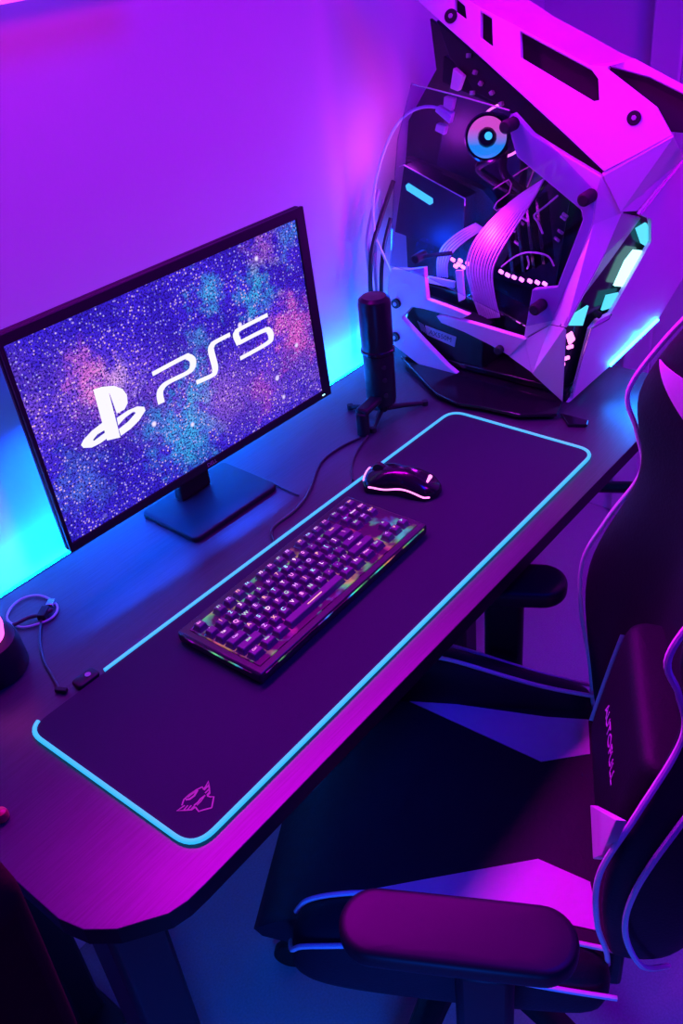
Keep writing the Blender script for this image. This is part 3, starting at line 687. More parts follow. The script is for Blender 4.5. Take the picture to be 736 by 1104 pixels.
# lower frame: wedge, beam, rear foot
W_A, W_B, W_C, W_D, W_E = Vector((1.04,0.2045,0.8653)), Vector((0.9881,0.1016,0.9303)), Vector((1.0288,0.1218,0.7709)), Vector((1.03,0.1824,0.809)), Vector((1.036,0.2339,0.8276))
W_S = Vector((1.04,0.1545,0.9039))
quad('corner_wedge', [W_A, W_S, W_B, W_C, W_D][:5], M['white']); quad('wedge_facet', [W_A, W_D, W_E], M['white'])
pl('lower_beam', [(1.034,0.3895,0.8754),(1.034,0.3746,0.8802),(1.034,0.2876,0.8756),(1.034,0.1993,0.8689),(1.034,0.2308,0.8292),(1.034,0.2719,0.8422),(1.034,0.3279,0.8562),(1.034,0.3794,0.8643)], (.012, 0, 0), M['white'])
pl('rear_foot', [(1.036,0.4919,0.9506),(1.036,0.4504,0.9555),(1.036,0.4141,0.9649),(1.036,0.4134,0.9364),(1.036,0.4107,0.904),(1.036,0.365,0.8979),(1.036,0.3185,0.8904),(1.036,0.3348,0.8799),(1.036,0.4224,0.8833),(1.036,0.4462,0.8825),(1.036,0.4722,0.8545),(1.036,0.4257,0.8175),(1.036,0.3689,0.7752),(1.036,0.3249,0.7481),(1.036,0.3742,0.7439),(1.036,0.4374,0.7631),(1.036,0.4859,0.7864),(1.036,0.497,0.7921),(1.036,0.5038,0.8541),(1.036,0.5016,0.9119)], (.012, 0, 0), M['white'], bevel=.0015)
for q in ((1.034,0.4821,0.8841), (1.034,0.4895,0.8126)):
    b = B(); cyl(b, Vector(q)-Vector((.004, 0, 0)), Vector(q)+Vector((.004, 0, 0)), .0095, n=20); cyl(b, Vector(q)-Vector((.006, 0, 0)), Vector(q), .004, n=10, mi=1); obj('foot_bolt', b, [M['black'], M['greyalu']], tw, world=True)
for q in ((1.024,0.2301,1.2304), (1.024,0.0913,1.1336), (1.024,0.1701,0.9394)):
    b = B(); cyl(b, Vector(q)-Vector((.016, 0, 0)), Vector(q)+Vector((.016, 0, 0)), .0105, n=20); obj('glass_knob', b, M['rubber'], tw, world=True, bevel=.003)
b = B(); q = Vector((1.03,0.2498,0.8395)); cyl(b, q-Vector((.008, 0, 0)), q+Vector((.03, 0, 0)), .008, n=16); obj('beam_knob', b, M['rubber'], tw, world=True, bevel=.002)
b = B(); q = Vector((1.05,0.4336,0.9784)); cyl(b, q-Vector((.016, 0, 0)), q+Vector((.016, 0, 0)), .009, n=16); cyl(b, q+Vector((.0, 0, 0)), q+Vector((.02, -.06, .01)), .004, n=10); obj('rear_knob', b, M['rubber'], tw, world=True, bevel=.002)
pl('glass_panel', [(1.03,0.4204,1.2819),(1.03,0.234,1.2508),(1.03,0.1495,1.1936),(1.03,0.084,1.1412),(1.03,0.0854,1.0937),(1.03,0.1408,0.9191),(1.03,0.1976,0.8956),(1.03,0.4003,0.9497),(1.03,0.4889,0.9604),(1.03,0.4692,1.1108),(1.03,0.4553,1.1912)], (.004, 0, 0), M['glass'], bevel=0, label='tinted glass side panel')
b = B(); ge = [(1.029,0.4196,1.2821),(1.029,0.322,1.2669),(1.029,0.2334,1.2511)]; tube(b, ge, .0012, 6); obj('glass_edge', b, M['greyalu'], tw, world=True)
# chassis
for x in (1.075, 1.19):
    for y in (.15, .46):
        b = B(); box(b, (x, y, .7585), (.035, .05, .017)); obj('foot', b, M['rubber'], tw, world=True, bevel=.003)
b = B(); box(b, (1.135, .305, .772), (.16, .36, .012)); obj('bottom_tray', b, M['blackgloss'], tw, world=True, bevel=.002)
pl('front_foot', [(1.009,0.1114,0.757),(1.009,0.0578,0.757),(0.9952,0.0526,0.757),(0.9803,0.0818,0.757)], (0, 0, -.0065), M['blackgloss'])
pl('back_tray', [(1.235,0.5215,1.3461),(1.235,0.3346,1.2376),(1.235,0.1578,1.103),(1.235,0.0923,1.0384),(1.235,0.1675,0.8617),(1.235,0.3029,0.7353),(1.235,0.5679,0.7536),(1.235,0.6301,0.8387),(1.235,0.5799,1.1677),(1.235,0.5108,1.2616)], (.008, 0, 0), M['blackmetal'])
pl('motherboard', [(1.215,0.456,1.2902),(1.215,0.3454,1.2561),(1.215,0.2127,1.1029),(1.215,0.2431,0.8776),(1.215,0.444,0.8966),(1.215,0.504,1.0919)], (.004, 0, 0), M['pcb'])
pl('upper_chassis', [(1.075,0.3976,1.3685),(1.075,0.3742,1.3144),(1.075,0.346,1.2902),(1.075,0.325,1.263),(1.075,0.2604,1.2395),(1.075,0.219,1.2054),(1.075,0.0931,1.1521),(1.075,0.0919,1.1579),(1.075,0.1581,1.2042),(1.075,0.2422,1.2628),(1.075,0.3106,1.3107)], (.03, 0, 0), M['blackmetal'])
pl('radiator', [(1.13,0.4223,1.3061),(1.13,0.2737,1.2399),(1.13,0.2032,1.1864),(1.13,0.2093,1.1712),(1.13,0.2803,1.2192),(1.13,0.4276,1.2649)], (.05, 0, 0), M['black'])
for pts in ([(1.06,0.3574,1.3024),(1.06,0.3387,1.2897),(1.06,0.3494,1.2663),(1.06,0.3645,1.2704)], [(1.08,0.3906,1.253),(1.08,0.3702,1.2504),(1.08,0.3771,1.2294),(1.08,0.393,1.2367)], [(1.08,0.4044,1.2376),(1.08,0.3746,1.2274),(1.08,0.3807,1.2092),(1.08,0.4105,1.2283)], [(1.1,0.4213,1.2035),(1.1,0.402,1.2002),(1.1,0.4064,1.1844),(1.1,0.4257,1.1908)]):
    pl('connector', pts, (.012, 0, 0), M['sleeve'], bevel=.002)
for k, (px) in enumerate([(1.07,0.3335,1.3191),(1.07,0.3215,1.2948),(1.07,0.3112,1.2786),(1.07,0.2903,1.2656),(1.07,0.273,1.2497),(1.07,0.3272,1.2639),(1.07,0.2506,1.2328)]):
    b = B(); box(b, px, (.008, .006, .007), Euler((.3*k, .2, 0)).to_matrix()); obj('bracket', b, M['greyalu'], tw, world=True, bevel=.001)
pl('base_plate', [(1.0485,0.4896,0.764),(1.0805,0.3597,0.764),(1.1639,0.309,0.764),(1.0353,0.1222,0.764),(0.9917,0.1097,0.764),(0.9571,0.1638,0.764),(0.9511,0.2365,0.764),(0.9399,0.2849,0.764),(0.9515,0.3378,0.764)], (0, 0, -.006), M['blackgloss'])
# graphics card
g = pl('graphics_card', [(1.12,0.5112,1.1192),(1.12,0.3773,1.0726),(1.12,0.3807,0.9968),(1.12,0.4104,0.9676),(1.12,0.5421,0.9889)], (.05, 0, 0), M['black'], bevel=.002)
pl('card_light', [(1.119,0.5085,1.0823),(1.119,0.5018,1.0873),(1.119,0.448,1.0649),(1.119,0.4474,1.0564),(1.119,0.4549,1.052),(1.119,0.5069,1.0739)], (.003, 0, 0), M['cyan'], g, bevel=0, label='glowing cyan bar')
b = B(); tube(b, [(1.119,0.5214,1.1151),(1.119,0.5104,1.1195),(1.119,0.3766,1.0729),(1.119,0.3769,1.0595)], .0012, 6); obj('card_trim', b, M['greyalu'], g, world=True)
pl('card_backplate', [(1.16,0.5378,1.1202),(1.16,0.3649,1.0777),(1.16,0.2865,1.0111),(1.16,0.3248,0.9348),(1.16,0.4073,0.9585)], (.02, 0, 0), M['blackmetal'])
# pump with its light ring
pq = Vector((1.09,0.3116,1.1907)); PR = rotto((-1, -.35, .25))
pb = B(); lathe(pb, [(.040, -.05), (.040, -.003), (.037, .001), (.012, .001)], pq, 32, rot=PR); pump = obj('cooler_pump', pb, M['blackgloss'], tw, world=True)
def ring_mat():
    m, nt, N, L = nodes_of('led_ring'); bs = N['Principled BSDF']
    tc = N.new('ShaderNodeTexCoord'); sp = N.new('ShaderNodeSeparateXYZ'); L.new(tc.outputs['Object'], sp.inputs[0])
    mr = N.new('ShaderNodeMapRange'); mr.inputs['From Min'].default_value = pq.z-.75-.03; mr.inputs['From Max'].default_value = pq.z-.75+.03
    L.new(sp.outputs[2], mr.inputs['Value']); cr = N.new('ShaderNodeValToRGB')
    cr.color_ramp.elements[0].color = (.0, .4, .9, 1); cr.color_ramp.elements[1].color = (.9, .12, .6, 1)
    cr.color_ramp.elements[0].position = .3; cr.color_ramp.elements[1].position = .75
    L.new(mr.outputs[0], cr.inputs['Fac']); L.new(cr.outputs['Color'], bs.inputs['Emission Color']); bs.inputs['Emission Strength'].default_value = 1.1; bs.inputs['Base Color'].default_value = (.05, .05, .05, 1)
    return m
RM = ring_mat()
rb = B(); lathe(rb, [(.0165, .001), (.021, .004), (.028, .005), (.033, .002), (.034, -.002)], pq, 40, rot=PR); obj('light_ring', rb, RM, pump, world=True)
rb = B(); lathe(rb, [(.004, .004), (.013, .004), (.0155, .001)], pq, 24, rot=PR); obj('pump_cap', rb, M['blackgloss'], pump, world=True)
rb = B(); lathe(rb, [(.001, .0052), (.006, .0048), (.007, .0035)], pq+PR @ Vector((.003, -.002, 0)), 16, rot=PR); obj('pump_emblem', rb, M['cyan'], pump, world=True)
q2 = pq+Vector((.03, -.012, .004)); rb = B(); tube(rb, [q2+PR @ Vector((.041*math.cos(a*PI/20), .041*math.sin(a*PI/20), 0)) for a in range(40)], .0022, 6, closed=True); obj('fan_ring', rb, M['mouseglow'], tw, world=True)
b = B()
for a in (0, 1):
    tube(b, catmull([pq+PR @ Vector((.02-.04*a, -.03, -.02)), pq+Vector((.02, -.02+.05*a, -.06)), pq+Vector((.05, .03*a-.06, -.10)), pq+Vector((.09, -.08+.06*a, -.06))], 8), .007, 10)
obj('coolant_hose', b, M['rubber'], tw, world=True)
# temperature digits behind the glass
b = B()
for pts in ([(1.105,0.3091,1.1008),(1.105,0.2948,1.1105),(1.105,0.2783,1.1203),(1.105,0.2725,1.1136),(1.105,0.277,1.0981),(1.105,0.3018,1.0787),(1.105,0.3076,1.0676),(1.105,0.3017,1.0641),(1.105,0.2706,1.0803)], [(1.105,0.2695,1.1267),(1.105,0.2535,1.1375),(1.105,0.2379,1.1465),(1.105,0.2307,1.1396),(1.105,0.2422,1.1109)], [(1.105,0.2052,1.154),(1.105,0.2188,1.1498),(1.105,0.2219,1.1375),(1.105,0.2078,1.1328)]):
    tube(b, pts, .0012, 6)
obj('display_digits', b, M['logo'], tw, world=True)
# sleeved cables
def ribbon_cable(name, left, right, n, r, m, lift=0.):
    root = None
    for k in range(n):
        t = k/(n-1); b = B()
        pts = [Vector(a).lerp(Vector(c), t)+Vector((-lift*math.sin(PI*i/(len(left)-1)), 0, 0)) for i, (a, c) in enumerate(zip(left, right))]
        tube(b, catmull(pts, 8), r, 6)
        obj(name, b, m, tw, world=True)
ribbon_cable('sleeved_cable', [(1.1,0.2203,1.1207),(1.1,0.2605,1.0915),(1.1,0.3085,1.0468),(1.1,0.3458,0.996),(1.1,0.3565,0.9504),(1.1,0.3449,0.8978),(1.1,0.3309,0.8557)], [(1.09,0.203,1.1327),(1.09,0.2176,1.1022),(1.09,0.2467,1.0545),(1.09,0.2776,1.0041),(1.09,0.2965,0.96),(1.09,0.2944,0.9143),(1.09,0.2863,0.8722)], 10, .0020, M['sleeve'], .01)
ribbon_cable('sleeved_cable', [(1.12,0.3541,1.0298),(1.12,0.3886,1.0097),(1.12,0.4226,0.9802),(1.12,0.4386,0.9487),(1.12,0.4421,0.9147)], [(1.12,0.3383,1.0234),(1.12,0.3746,0.9977),(1.12,0.4019,0.9725),(1.12,0.4174,0.9447),(1.12,0.4204,0.9164)], 5, .0021, M['sleeve'], .006)
# memory, lights and brackets
for k, q in enumerate([(1.13,0.2975,0.9881),(1.13,0.2765,1.0015),(1.13,0.256,1.0129),(1.13,0.2359,1.024)]):
    b = B(); box(b, Vector(q)+Vector((.03, 0, 0)), (.035, .007, .12), Euler((-.15, 0, 0)).to_matrix()); obj('memory_stick', b, M['blackgloss'], tw, world=True, bevel=.001)
for q in [(1.095,0.3898,0.9647),(1.095,0.3733,0.9655),(1.095,0.3571,0.9627),(1.095,0.3839,0.9531),(1.095,0.3675,0.9539),(1.095,0.3776,0.9577)] + [(1.1,0.2889,0.9561),(1.1,0.2753,0.9522),(1.1,0.2619,0.9501),(1.1,0.2466,0.9483),(1.1,0.2297,0.9485),(1.1,0.2148,0.9485),(1.1,0.2,0.9485)]:
    b = B(); box(b, q, (.004, .009, .006), Euler((.4, 0, 0)).to_matrix()); obj('pink_light', b, M['pinkled'], tw, world=True, bevel=.001)
pl('bracket_plate', [(1.085,0.3785,0.949),(1.085,0.3631,0.9515),(1.085,0.3601,0.8951),(1.085,0.3727,0.8872)], (.006, 0, 0), M['white'])
pl('bracket_plate', [(1.1,0.4543,0.9197),(1.1,0.3922,0.919),(1.1,0.3926,0.906),(1.1,0.4527,0.9068)], (.006, 0, 0), M['white'])
b = B(); tube(b, catmull([(1.11,0.1869,1.1016),(1.11,0.2087,1.0819),(1.11,0.2294,1.0636),(1.11,0.2219,1.0517),(1.11,0.2123,1.0335)], 6), .0018, 6); tube(b, catmull([(1.13,0.3069,0.9516),(1.13,0.2761,0.9775),(1.13,0.246,0.9889),(1.13,0.2125,0.9872),(1.13,0.199,0.9706)], 6), .0016, 6); tube(b, catmull([(1.12,0.2477,0.9852),(1.12,0.2436,0.9721),(1.12,0.2471,0.9612)], 6), .0016, 6)
obj('thin_wire', b, M['sleeve'], tw, world=True)
for q in [(1.15,0.1954,1.051),(1.15,0.1921,1.0563),(1.15,0.1996,1.026),(1.15,0.2773,1.0323),(1.15,0.2718,1.0397),(1.15,0.2861,0.9937),(1.15,0.2942,1.0166),(1.15,0.2062,1.0118)]:
    b = B(); box(b, q, (.004, .012, .005), Euler((.5, 0, 0)).to_matrix()); obj('board_part', b, M['greyalu'], tw, world=True, bevel=.001)
pl('lower_shroud', [(1.1,0.4594,0.9037),(1.1,0.3593,0.8989),(1.1,0.2371,0.8634),(1.1,0.2364,0.8376),(1.1,0.3289,0.8447),(1.1,0.4523,0.8667)], (.06, 0, 0), M['blackgloss'])
# power supply with its label
ps = pl('power_supply', [(1.06,0.4675,0.8865),(1.06,0.2999,0.859),(1.06,0.3045,0.7543),(1.06,0.3468,0.7439),(1.06,0.4907,0.8037)], (.12, 0, 0), M['black'], bevel=.003)
PSP = [(1.0585,0.4338,0.8379),(1.0585,0.3621,0.8287),(1.0585,0.3668,0.8073),(1.0585,0.4303,0.8191)]
pl('rating_label', PSP, (.002, 0, 0), M['greyalu'], ps, bevel=0)
b = B(); c_ = sum((Vector(p) for p in PSP), Vector())/4; text_into(b, 'AX550M', .0145, basis(c_-Vector((.0004, 0, 0)), (Vector(PSP[1])-Vector(PSP[0])), (Vector(PSP[0])-Vector(PSP[3]))), .0003); obj('label_lettering', b, M['print'], ps, world=True, smooth=False)
b = B()
for k in range(4): tube(b, [(1.0585,0.4511,0.8441),(1.0585,0.4411,0.8247)] if k == 0 else [Vector(p)+Vector((0, -.004*k, -.0015*k)) for p in [(1.0585,0.4511,0.8441),(1.0585,0.4411,0.8247)]], .0008, 5)
obj('label_stripes', b, M['greyalu'], ps, world=True)
def settle(root, z):
    for o in root.children_recursive:
        if o.type == 'MESH':
            for v in o.data.vertices:
                if v.co.z < z: v.co.z = z
settle(tw, .0012)
# leads leaving the back of the tower
cable('display_lead', [(1.06,0.3633,1.2237),(1.06,0.3926,1.2396),(1.06,0.4309,1.2359),(1.06,0.4675,1.2156),(1.06,0.5011,1.1727),(1.06,0.5293,1.1131),(1.06,0.5434,1.0518),(1.06,0.5415,0.9988),(1.06,0.5245,0.9611),(1.06,0.5091,0.9283)], .0026, M['sleeve'], 'thin pale lead arching from the back of the tower')
for nm, pts, r_, m_, lab in (
    ('power_lead', [(1.1238,0.54,1.0864),(1.083,0.54,1.0366),(1.0476,0.54,0.9848),(1.0317,0.54,0.9256),(1.0308,0.54,0.8686),(1.0277,0.54,0.7902)], .0045, 'cableb', 'thick black lead hanging behind the tower, nearest the wall'),
    ('network_lead', [(1.0951,0.53,1.0254),(1.0693,0.53,0.9793),(1.0547,0.53,0.9286),(1.0476,0.53,0.8641),(1.0391,0.53,0.7876)], .004, 'cableb', 'thick black lead hanging behind the tower beside its rear foot'),
    ('usb_lead', [(1.0891,0.55,1.0775),(1.0606,0.55,1.0332),(1.0431,0.55,0.9849),(1.044,0.55,0.9196),(1.0373,0.55,0.8643),(1.0306,0.55,0.7827)], .0045, 'cablew', 'pale grey lead hanging behind the tower between the wall and the black leads'),
    ('audio_lead', [(1.095,0.545,1.059),(1.0711,0.545,1.0038),(1.0554,0.545,0.9447),(1.0538,0.545,0.8785),(1.0428,0.545,0.7829)], .003, 'cablew', 'slim pale lead hanging behind the tower between the two black leads')):
    cable(nm, pts, r_, M[m_], lab)

# ------------------------------------------------------------------ gaming chair (drawn in its own frame: +y is the way it faces)
CHA = 0.5061
ch = thing('gaming_chair', 'black gaming chair with white wedges and piping pulled up to the desk', 'chair', (0.37487,-0.04488,0), CHA)
def seat_z(u, v):
    z = .468-.004*math.cos(min(1, abs(u)/.2)*PI/2)
    f = max(0, (v-.13)/.09); z -= .035*f*f
    return z
# seat cushion
b = B(); rows_ = []
vs = [-.235, -.2, -.12, -.04, .04, .11, .15, .18, .205, .221]
us = [-.20+.04*i for i in range(11)]
for v in vs: rows_.append([b.verts.new((u, v, seat_z(u, v))) for u in us])
rows_.append([b.verts.new((u*.97, .234, .415)) for u in us]); rows_.append([b.verts.new((u*.93, .228, .385)) for u in us]); rows_.append([b.verts.new((u*.90, .19, .365)) for u in us]); rows_.append([b.verts.new((u, -.235, .37)) for u in us])
n_ = len(rows_)
for i in range(n_):
    p, q = rows_[i], rows_[(i+1) % n_]
    for k in range(10): b.faces.new((p[k], p[k+1], q[k+1], q[k]))
for k in (0, 10): b.faces.new([r_[k] for r_ in rows_])
obj('seat', b, M['leather'], ch, smooth=True, angle=50)
# side bolsters
def bolster(s):
    b = B(); rg = []
    st = [(-.235, .487, .258), (-.16, .50, .262), (-.1, .517, .266), (0, .55, .268), (.06, .554, .268), (.11, .541, .266), (.145, .522, .26), (.162, .495, .25), (.168, .462, .24)]
    for v, zt, uo in st:
        k = min(1, max(.25, (.235-v)/.08))
        prof = [(.185, .385), (.188, seat_z(.19, v)+.001), (.198, zt-.016), (.21, zt-.002), (.228, zt), (uo-.01, zt-.014), (uo, zt-.04), (uo-.003, .41), (uo-.03, .38)]
        rg.append([b.verts.new((s*u, v, z)) for u, z in prof])
    for p, q in zip(rg, rg[1:]):
        for i in range(len(p)): b.faces.new((p[i], p[(i+1) % len(p)], q[(i+1) % len(q)], q[i]))
    b.faces.new(rg[0]); b.faces.new(rg[-1])
    o = obj('side_bolster', b, M['leather'], ch, sub=2)
    for off, dz, du in ((0, -.001, 0), (1, -.024, -.003)):
        t = B(); pts = [((s*(uo+du) if off else s*.209), v, zt+dz-.001) for v, zt, uo in st[:-1]]
        if off: pts.append((s*.222, .172, .445))
        tube(t, catmull(pts, 6), .0034, 8); obj('piping', t, M['piping'], o, label='white piping')
    return o
bolster(1); bolster(-1)
def patch(name, poly, f, m, parent, n=10, th=.002):
    """a leather panel laid on the surface f(u,w); poly is its outline in (u,w)"""
    P_ = [Vector((p[0], p[1])) for p in poly]
    b = B(); loop = []
    for i, p in enumerate(P_):
        q = P_[(i+1) % len(P_)]
        for k in range(n): loop.append(p.lerp(q, k/n))
    vs_ = [b.verts.new((p.x, p.y, 0)) for p in loop]
    b.faces.new(vs_); bmesh.ops.triangulate(b, faces=list(b.faces))
    for _ in range(3):
        bmesh.ops.subdivide_edges(b, edges=[e for e in b.edges if e.calc_length() > .02], cuts=1); bmesh.ops.triangulate(b, faces=list(b.faces))
    top = {}
    for v in b.verts: v.co = Vector(f(v.co.x, v.co.y))
    b.normal_update()
    g_ = bmesh.ops.extrude_face_region(b, geom=list(b.faces))
    nv = [x for x in g_['geom'] if isinstance(x, bmesh.types.BMVert)]
    cen = co.location
    for v in nv: v.co += PN(f)*th
    return obj(name, b, m, parent, angle=60)
def PN(f): return Vector((0, 0, 1)) if f is seat_s else Vector((0, .96, .25))
def seat_s(u, v): return (u, v, seat_z(u, v)-.0005)
for s, poly in ((1, [(0.2073,0.0817,0.468),(0.1759,-0.1534,0.468),(0.176,-0.2181,0.468),(0.1097,-0.2183,0.468),(0.0886,-0.1464,0.468)]), (-1, [(-0.1744,0.1459,0.468),(-0.1239,-0.0045,0.468),(-0.0785,-0.143,0.468),(-0.106,-0.2099,0.468),(-0.1753,-0.2184,0.468),(-0.163,-0.1201,0.468)])):
    poly = [(max(-.199, min(.199, p[0])), max(-.225, min(.2, p[1]))) for p in poly]
    patch('seat_wedge', poly, seat_s, M['whiteleather'], ch).__setitem__('label', 'white leather wedge on the seat')
# backrest: stations of (height above seat, half width, wing edge, centre, back)
ST = [(-.03, .20, -.03, -.05, -.13), (.06, .235, -.02, -.06, -.15), (.15, .255, -.003, -.08, -.17), (.243, .26, 0, -.10, -.19), (.33, .25, -.03, -.115, -.20), (.42, .23, -.065, -.13, -.215), (.48, .233, -.055, -.145, -.225),
      (.535, .24, -.04, -.155, -.235), (.61, .23, -.075, -.165, -.24), (.69, .195, -.12, -.175, -.24), (.76, .15, -.16, -.19, -.24), (.80, .09, -.18, -.20, -.235)]
def station(z):
    z = max(ST[0][0], min(ST[-1][0], z))
    for a, c in zip(ST, ST[1:]):
        if z <= c[0]:
            t = (z-a[0])/(c[0]-a[0]); return [a[i]+(c[i]-a[i])*t for i in range(5)]
def front_v(fr, st):
    x = max(0, min(1, (abs(fr)-.5)/.5)); x = x*x*(3-2*x)
    return st[3]+(st[2]-st[3])*x
BV, BZ = -.2, .47
FRS = [-1, -.93, -.82, -.7, -.58, -.48, -.25, 0, .25, .48, .58, .7, .82, .93, 1]
b = B(); rg = []
for st in ST:
    z, w = st[0], st[1]
    lp = [(f*w, front_v(f, st)) for f in FRS]
    lp += [(1.03*w, st[2]-.02), (1.02*w, (st[2]+st[4])/2), (.9*w, st[4]+.02), (.6*w, st[4]), (0, st[4]-.005), (-.6*w, st[4]), (-.9*w, st[4]+.02), (-1.02*w, (st[2]+st[4])/2), (-1.03*w, st[2]-.02)]
    rg.append([b.verts.new((u, BV+v, BZ+z)) for u, v in lp])
for p, q in zip(rg, rg[1:]):
    for i in range(len(p)): b.faces.new((p[i], p[(i+1) % len(p)], q[(i+1) % len(q)], q[i]))
b.faces.new(rg[0]); b.faces.new(rg[-1])
back = obj('backrest', b, M['leather'], ch, sub=2)
zs = [i/60*.83-.03 for i in range(61)]
for s in (1, -1):
    t = B(); pts = [(s*station(z)[1]*1.005, BV+station(z)[2]+.001, BZ+z) for z in [a[0] for a in ST]]
    tube(t, catmull(pts, 8), .0034, 8); obj('piping', t, M['piping'], back, label='white piping')
    t = B(); tube(t, catmull([(s*.20, BV-.10, BZ-.02), (s*.262, BV-.055, BZ+.08), (s*.272, BV-.03, BZ+.16), (s*.272, BV-.035, BZ+.24), (s*.262, BV-.07, BZ+.34), (s*.245, BV-.11, BZ+.42)], 8), .0034, 8); obj('piping', t, M['piping'], back, label='white piping')
def back_s(u, z):
    st = station(z); return (u, BV+front_v(u/st[1], st)+.0005, BZ+z)
for s in (1, -1):
        patch('head_panel', [(s*.217, .592), (s*.186, .580), (s*.13, .55), (s*.10, .43), (s*.177, .53)], back_s, M['whiteleather'], back)
# lumbar pillow
pr_ = Euler((.18, 0, 0)).to_matrix(); pc_ = Vector((0, BV-.072, BZ+.14))
b = B(); rbox(b, (0, 0, 0), (.272, .085, .22), .035, n=6); b.transform(Matrix.Translation(pc_) @ pr_.to_4x4()); pil = obj('lumbar_pillow', b, M['leather'], ch, sub=1)
b = B(); plate(b, [(.118, .0435, .085), (.132, .033, .05), (.136, .026, .0), (.131, .034, -.05), (.118, .0435, -.09), (.120, .0435, -.03), (.121, .0435, .03)], (0, -.02, 0)); b.transform(Matrix.Translation(pc_) @ pr_.to_4x4()); obj('pillow_stripe', b, M['whiteleather'], pil, label='white stripe')
b = B(); text_into(b, 'AUTOFULL', .026, Matrix.Translation(pc_) @ pr_.to_4x4() @ basis((.0, .0428, .0), (-1, 0, 0), (0, 0, 1)), .0008); obj('embroidery', b, M['thread'], pil, smooth=False, label='pale embroidered lettering')
quad('lower_panel', [(0.3975,-0.2645,0.5984),(0.2126,-0.3669,0.8503),(0.2726,-0.3337,0.6993),(0.3288,-0.3025,0.6003)], M['whiteleather'], th=.01, parent=back)
# armrests
for s, u0 in ((-1, -.317), (1, .262)):
    b = B(); rbox(b, (u0, -.055, .662), (.082, .25, .030), .04, n=7); ap = obj('armrest', b, M['black'], ch, sub=1)
    p = B(); box(p, (u0+s*.02, -.085, .55), (.03, .062, .20)); obj('armrest_post', p, M['black'], ap, bevel=.01)
    p = B(); box(p, (u0+s*.02, -.085, .41), (.034, .06, .12)); obj('armrest_bracket', p, M['black'], ap, bevel=.01)
    p = B(); box(p, (u0*.75, -.08, .358), (.24, .06, .014)); obj('armrest_bar', p, M['blackmetal'], ap, bevel=.004)
# mechanism, column and star base
b = B(); box(b, (0, -.03, .335), (.22, .26, .05)); obj('tilt_mechanism', b, M['blackmetal'], ch, bevel=.01)
b = B(); tube(b, [(-.1, -.05, .325), (-.24, -.05, .33), (-.29, -.05, .325)], .006, 8); obj('lever', b, M['black'], ch)
b = B(); cyl(b, (0, -.03, .13), (0, -.03, .32), .026); cyl(b, (0, -.03, .10), (0, -.03, .20), .036); obj('gas_column', b, M['black'], ch)
for k in range(5):
    a = k*2*PI/5+.3; d = Vector((math.cos(a), math.sin(a), 0)); c0 = Vector((0, -.03, 0))
    b = B(); tube(b, [c0+d*.0+Vector((0, 0, .125)), c0+d*.12+Vector((0, 0, .115)), c0+d*.31+Vector((0, 0, .085))], lambda t: .032-.014*t, 10, flat=.7); lg = obj('base_leg', b, M['black'], ch)
    b = B(); e = c0+d*.30; n = Vector((-d.y, d.x, 0))
    for sgn in (-1, 1): cyl(b, e+n*sgn*.008+Vector((0, 0, .03)), e+n*sgn*.026+Vector((0, 0, .03)), .0295, n=24)
    cyl(b, e+Vector((0, 0, .04)), e+Vector((0, 0, .08)), .008); obj('caster', b, M['rubber'], lg, bevel=.003)
b = B(); box(b, (0, -.24, .40), (.34, .03, .13)); obj('back_hinge', b, M['blackmetal'], ch, bevel=.006)

# ------------------------------------------------------------------ dark red upholstered chair at the lower left corner, and things on the floor
rp = [(-0.24,-0.2333,1.2359),(-0.24,-0.2471,1.2261),(-0.24,-0.2642,1.2156),(-0.24,-0.2591,1.1557),(-0.24,-0.2501,1.0769),(-0.24,-0.237,0.9865)]
sofa = thing('armchair', 'dark maroon padded armchair back at the lower left corner', 'armchair', (-.33, -.02, 0))
prof = [(p[1], p[2]) for p in rp]
b = B(); yb = prof[-1][0]-.02
ol_ = [(y, z) for y, z in prof]+[(prof[-1][0]-.01, .12), (prof[0][0]+.06, .12), (prof[0][0]+.06, prof[0][1]-.01)]
plate(b, [(-.24, y, z) for y, z in ol_], (-.11, 0, 0)); obj('back_cushion', b, M['maroon'], sofa, world=True, bevel=.02, seg=4)
ya, yb = prof[-1][0]-.01, prof[0][0]+.06
b = B(); rbox(b, (-.40, (ya+yb)/2, .26), (.22, abs(yb-ya)*.92, .24), .04); obj('seat_cushion', b, M['maroon'], sofa, world=True)
for x in (-.27, -.49):
    for y in (ya+.04, yb-.04):
        b = B(); cyl(b, (x, y, 0), (x, y, .15), .014, .02); obj('leg', b, M['black'], sofa, world=True)
po = Vector((0.0054,0.5752,0.02))
stp = thing('power_strip', 'pale power strip lying on the floor behind the left desk leg', 'power strip', (po.x, .545, 0), .0)
b = B(); rbox(b, (0, 0, .02), (.30, .05, .038), .01); obj('body', b, M['door'], stp)
for k in range(4):
    b = B(); cyl(b, (-.10+.06*k, 0, .038), (-.10+.06*k, 0, .0415), .018); obj('socket', b, M['greyalu'], stp)

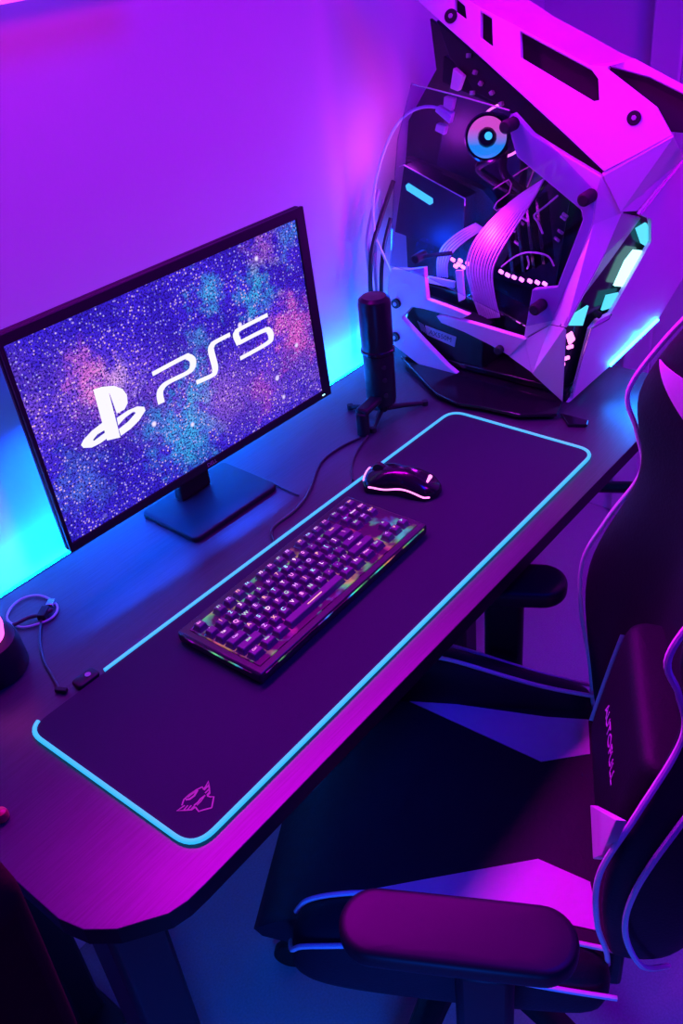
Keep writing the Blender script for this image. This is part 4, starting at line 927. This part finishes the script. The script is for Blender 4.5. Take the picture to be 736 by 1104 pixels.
# ------------------------------------------------------------------ light
def area(name, loc, tgt, size, col, power, spread=180):
    l = bpy.data.lights.new(name, 'AREA'); l.shape = 'DISK'; l.size = size; l.color = col; l.energy = power; l.spread = math.radians(spread)
    o = bpy.data.objects.new(name, l); C.objects.link(o); o.location = loc
    o.rotation_euler = (Vector(tgt)-Vector(loc)).to_track_quat('-Z', 'Y').to_euler(); return o
def spot(name, loc, tgt, ang, blend, col, power, r=.05):
    l = bpy.data.lights.new(name, 'SPOT'); l.spot_size = math.radians(ang); l.spot_blend = blend; l.color = col; l.energy = power; l.shadow_soft_size = r
    o = bpy.data.objects.new(name, l); C.objects.link(o); o.location = loc
    o.rotation_euler = (Vector(tgt)-Vector(loc)).to_track_quat('-Z', 'Y').to_euler(); return o
area('violet_room_fill', (.5, -1.6, 2.1), (.95, .1, .7), .5, (.5, 0, 1.), 2.5)  # unseen weak fill for the door and the tower front
area('blue_overhead_fill', (.5, -.9, 2.4), (.6, .0, .8), .7, (0, .008, 1.), 27)  # added overhead fill that turns the dark surfaces navy
area('violet_side_fill', (1.0, -1.0, 2.2), (1.7, .1, .4), .4, (.8, 0, 1.), 4.2, 90)  # added fill that reddens the floor and door on the right
l = bpy.data.lights.new('monitor_rear_fill', 'AREA'); l.shape = 'RECTANGLE'; l.size = .42; l.size_y = .03; l.color = (0, .07, 1.); l.energy = 4.5  # added light behind the monitor, there to turn the desk blue
o = bpy.data.objects.new('monitor_rear_fill', l); C.objects.link(o); o.location = (.46, .51, .93); o.rotation_euler = Vector((0, .35, -.9)).to_track_quat('-Z', 'Y').to_euler()
l = bpy.data.lights.new('magenta_wall_bar', 'AREA'); l.shape = 'RECTANGLE'; l.size = 1.25; l.size_y = .08; l.color = (.85, 0, 1.); l.energy = 29; l.spread = math.radians(140)
o = bpy.data.objects.new('magenta_wall_bar', l); C.objects.link(o); o.location = (.58, .50, 1.76); o.rotation_euler = Vector((-.24, -1, -.42)).to_track_quat('-Z', 'Y').to_euler()
spot('violet_wall_fill', (.1, -1.2, 2.0), (.38, .6, 1.52), 50, .7, (1, 0, .75), 62, .15)  # unseen spot added to wash the back wall violet
area('tower_desk_fill', (1.21, .062, .838), (1.13, .0, .75), .05, (0, .22, 1.), .35)  # added light that strengthens the blue patch on the desk
pt = bpy.data.lights.new('tower_rear_light', 'POINT'); pt.color = (.85, .06, 1); pt.energy = .45; pt.shadow_soft_size = .03
po_ = bpy.data.objects.new('tower_rear_light', pt); C.objects.link(po_); po_.location = (1.13, .50, 1.14)
spot('tower_top_fill', (-.2, -.7, 2.25), (1.09, .2, 1.33), 20, .6, (.85, 0, 1.), 27)  # unseen spot added to brighten the tower's top plate
pt = bpy.data.lights.new('tower_inside_fill_pink', 'POINT'); pt.color = (.8, .02, 1); pt.energy = 1.3; pt.shadow_soft_size = .02  # added pink point light that brightens the tower interior
po_ = bpy.data.objects.new('tower_inside_fill_pink', pt); C.objects.link(po_); po_.location = (1.07, .30, 1.03)
pt = bpy.data.lights.new('tower_inside_fill_blue', 'POINT'); pt.color = (0, .08, 1); pt.energy = .9; pt.shadow_soft_size = .02  # added blue point light, same purpose, nearer the rear
po_ = bpy.data.objects.new('tower_inside_fill_blue', pt); C.objects.link(po_); po_.location = (1.08, .45, .98)
area('blue_floor_fill', (-.35, -.5, .55), (.1, .1, 0), .2, (0, .1, 1.), 4.0, 140)  # unseen fill added to tint the floor blue
w = bpy.data.worlds.new('world'); scn.world = w; w.use_nodes = True
w.node_tree.nodes['Background'].inputs['Color'].default_value = (.01, .0, .3, 1); w.node_tree.nodes['Background'].inputs['Strength'].default_value = .4
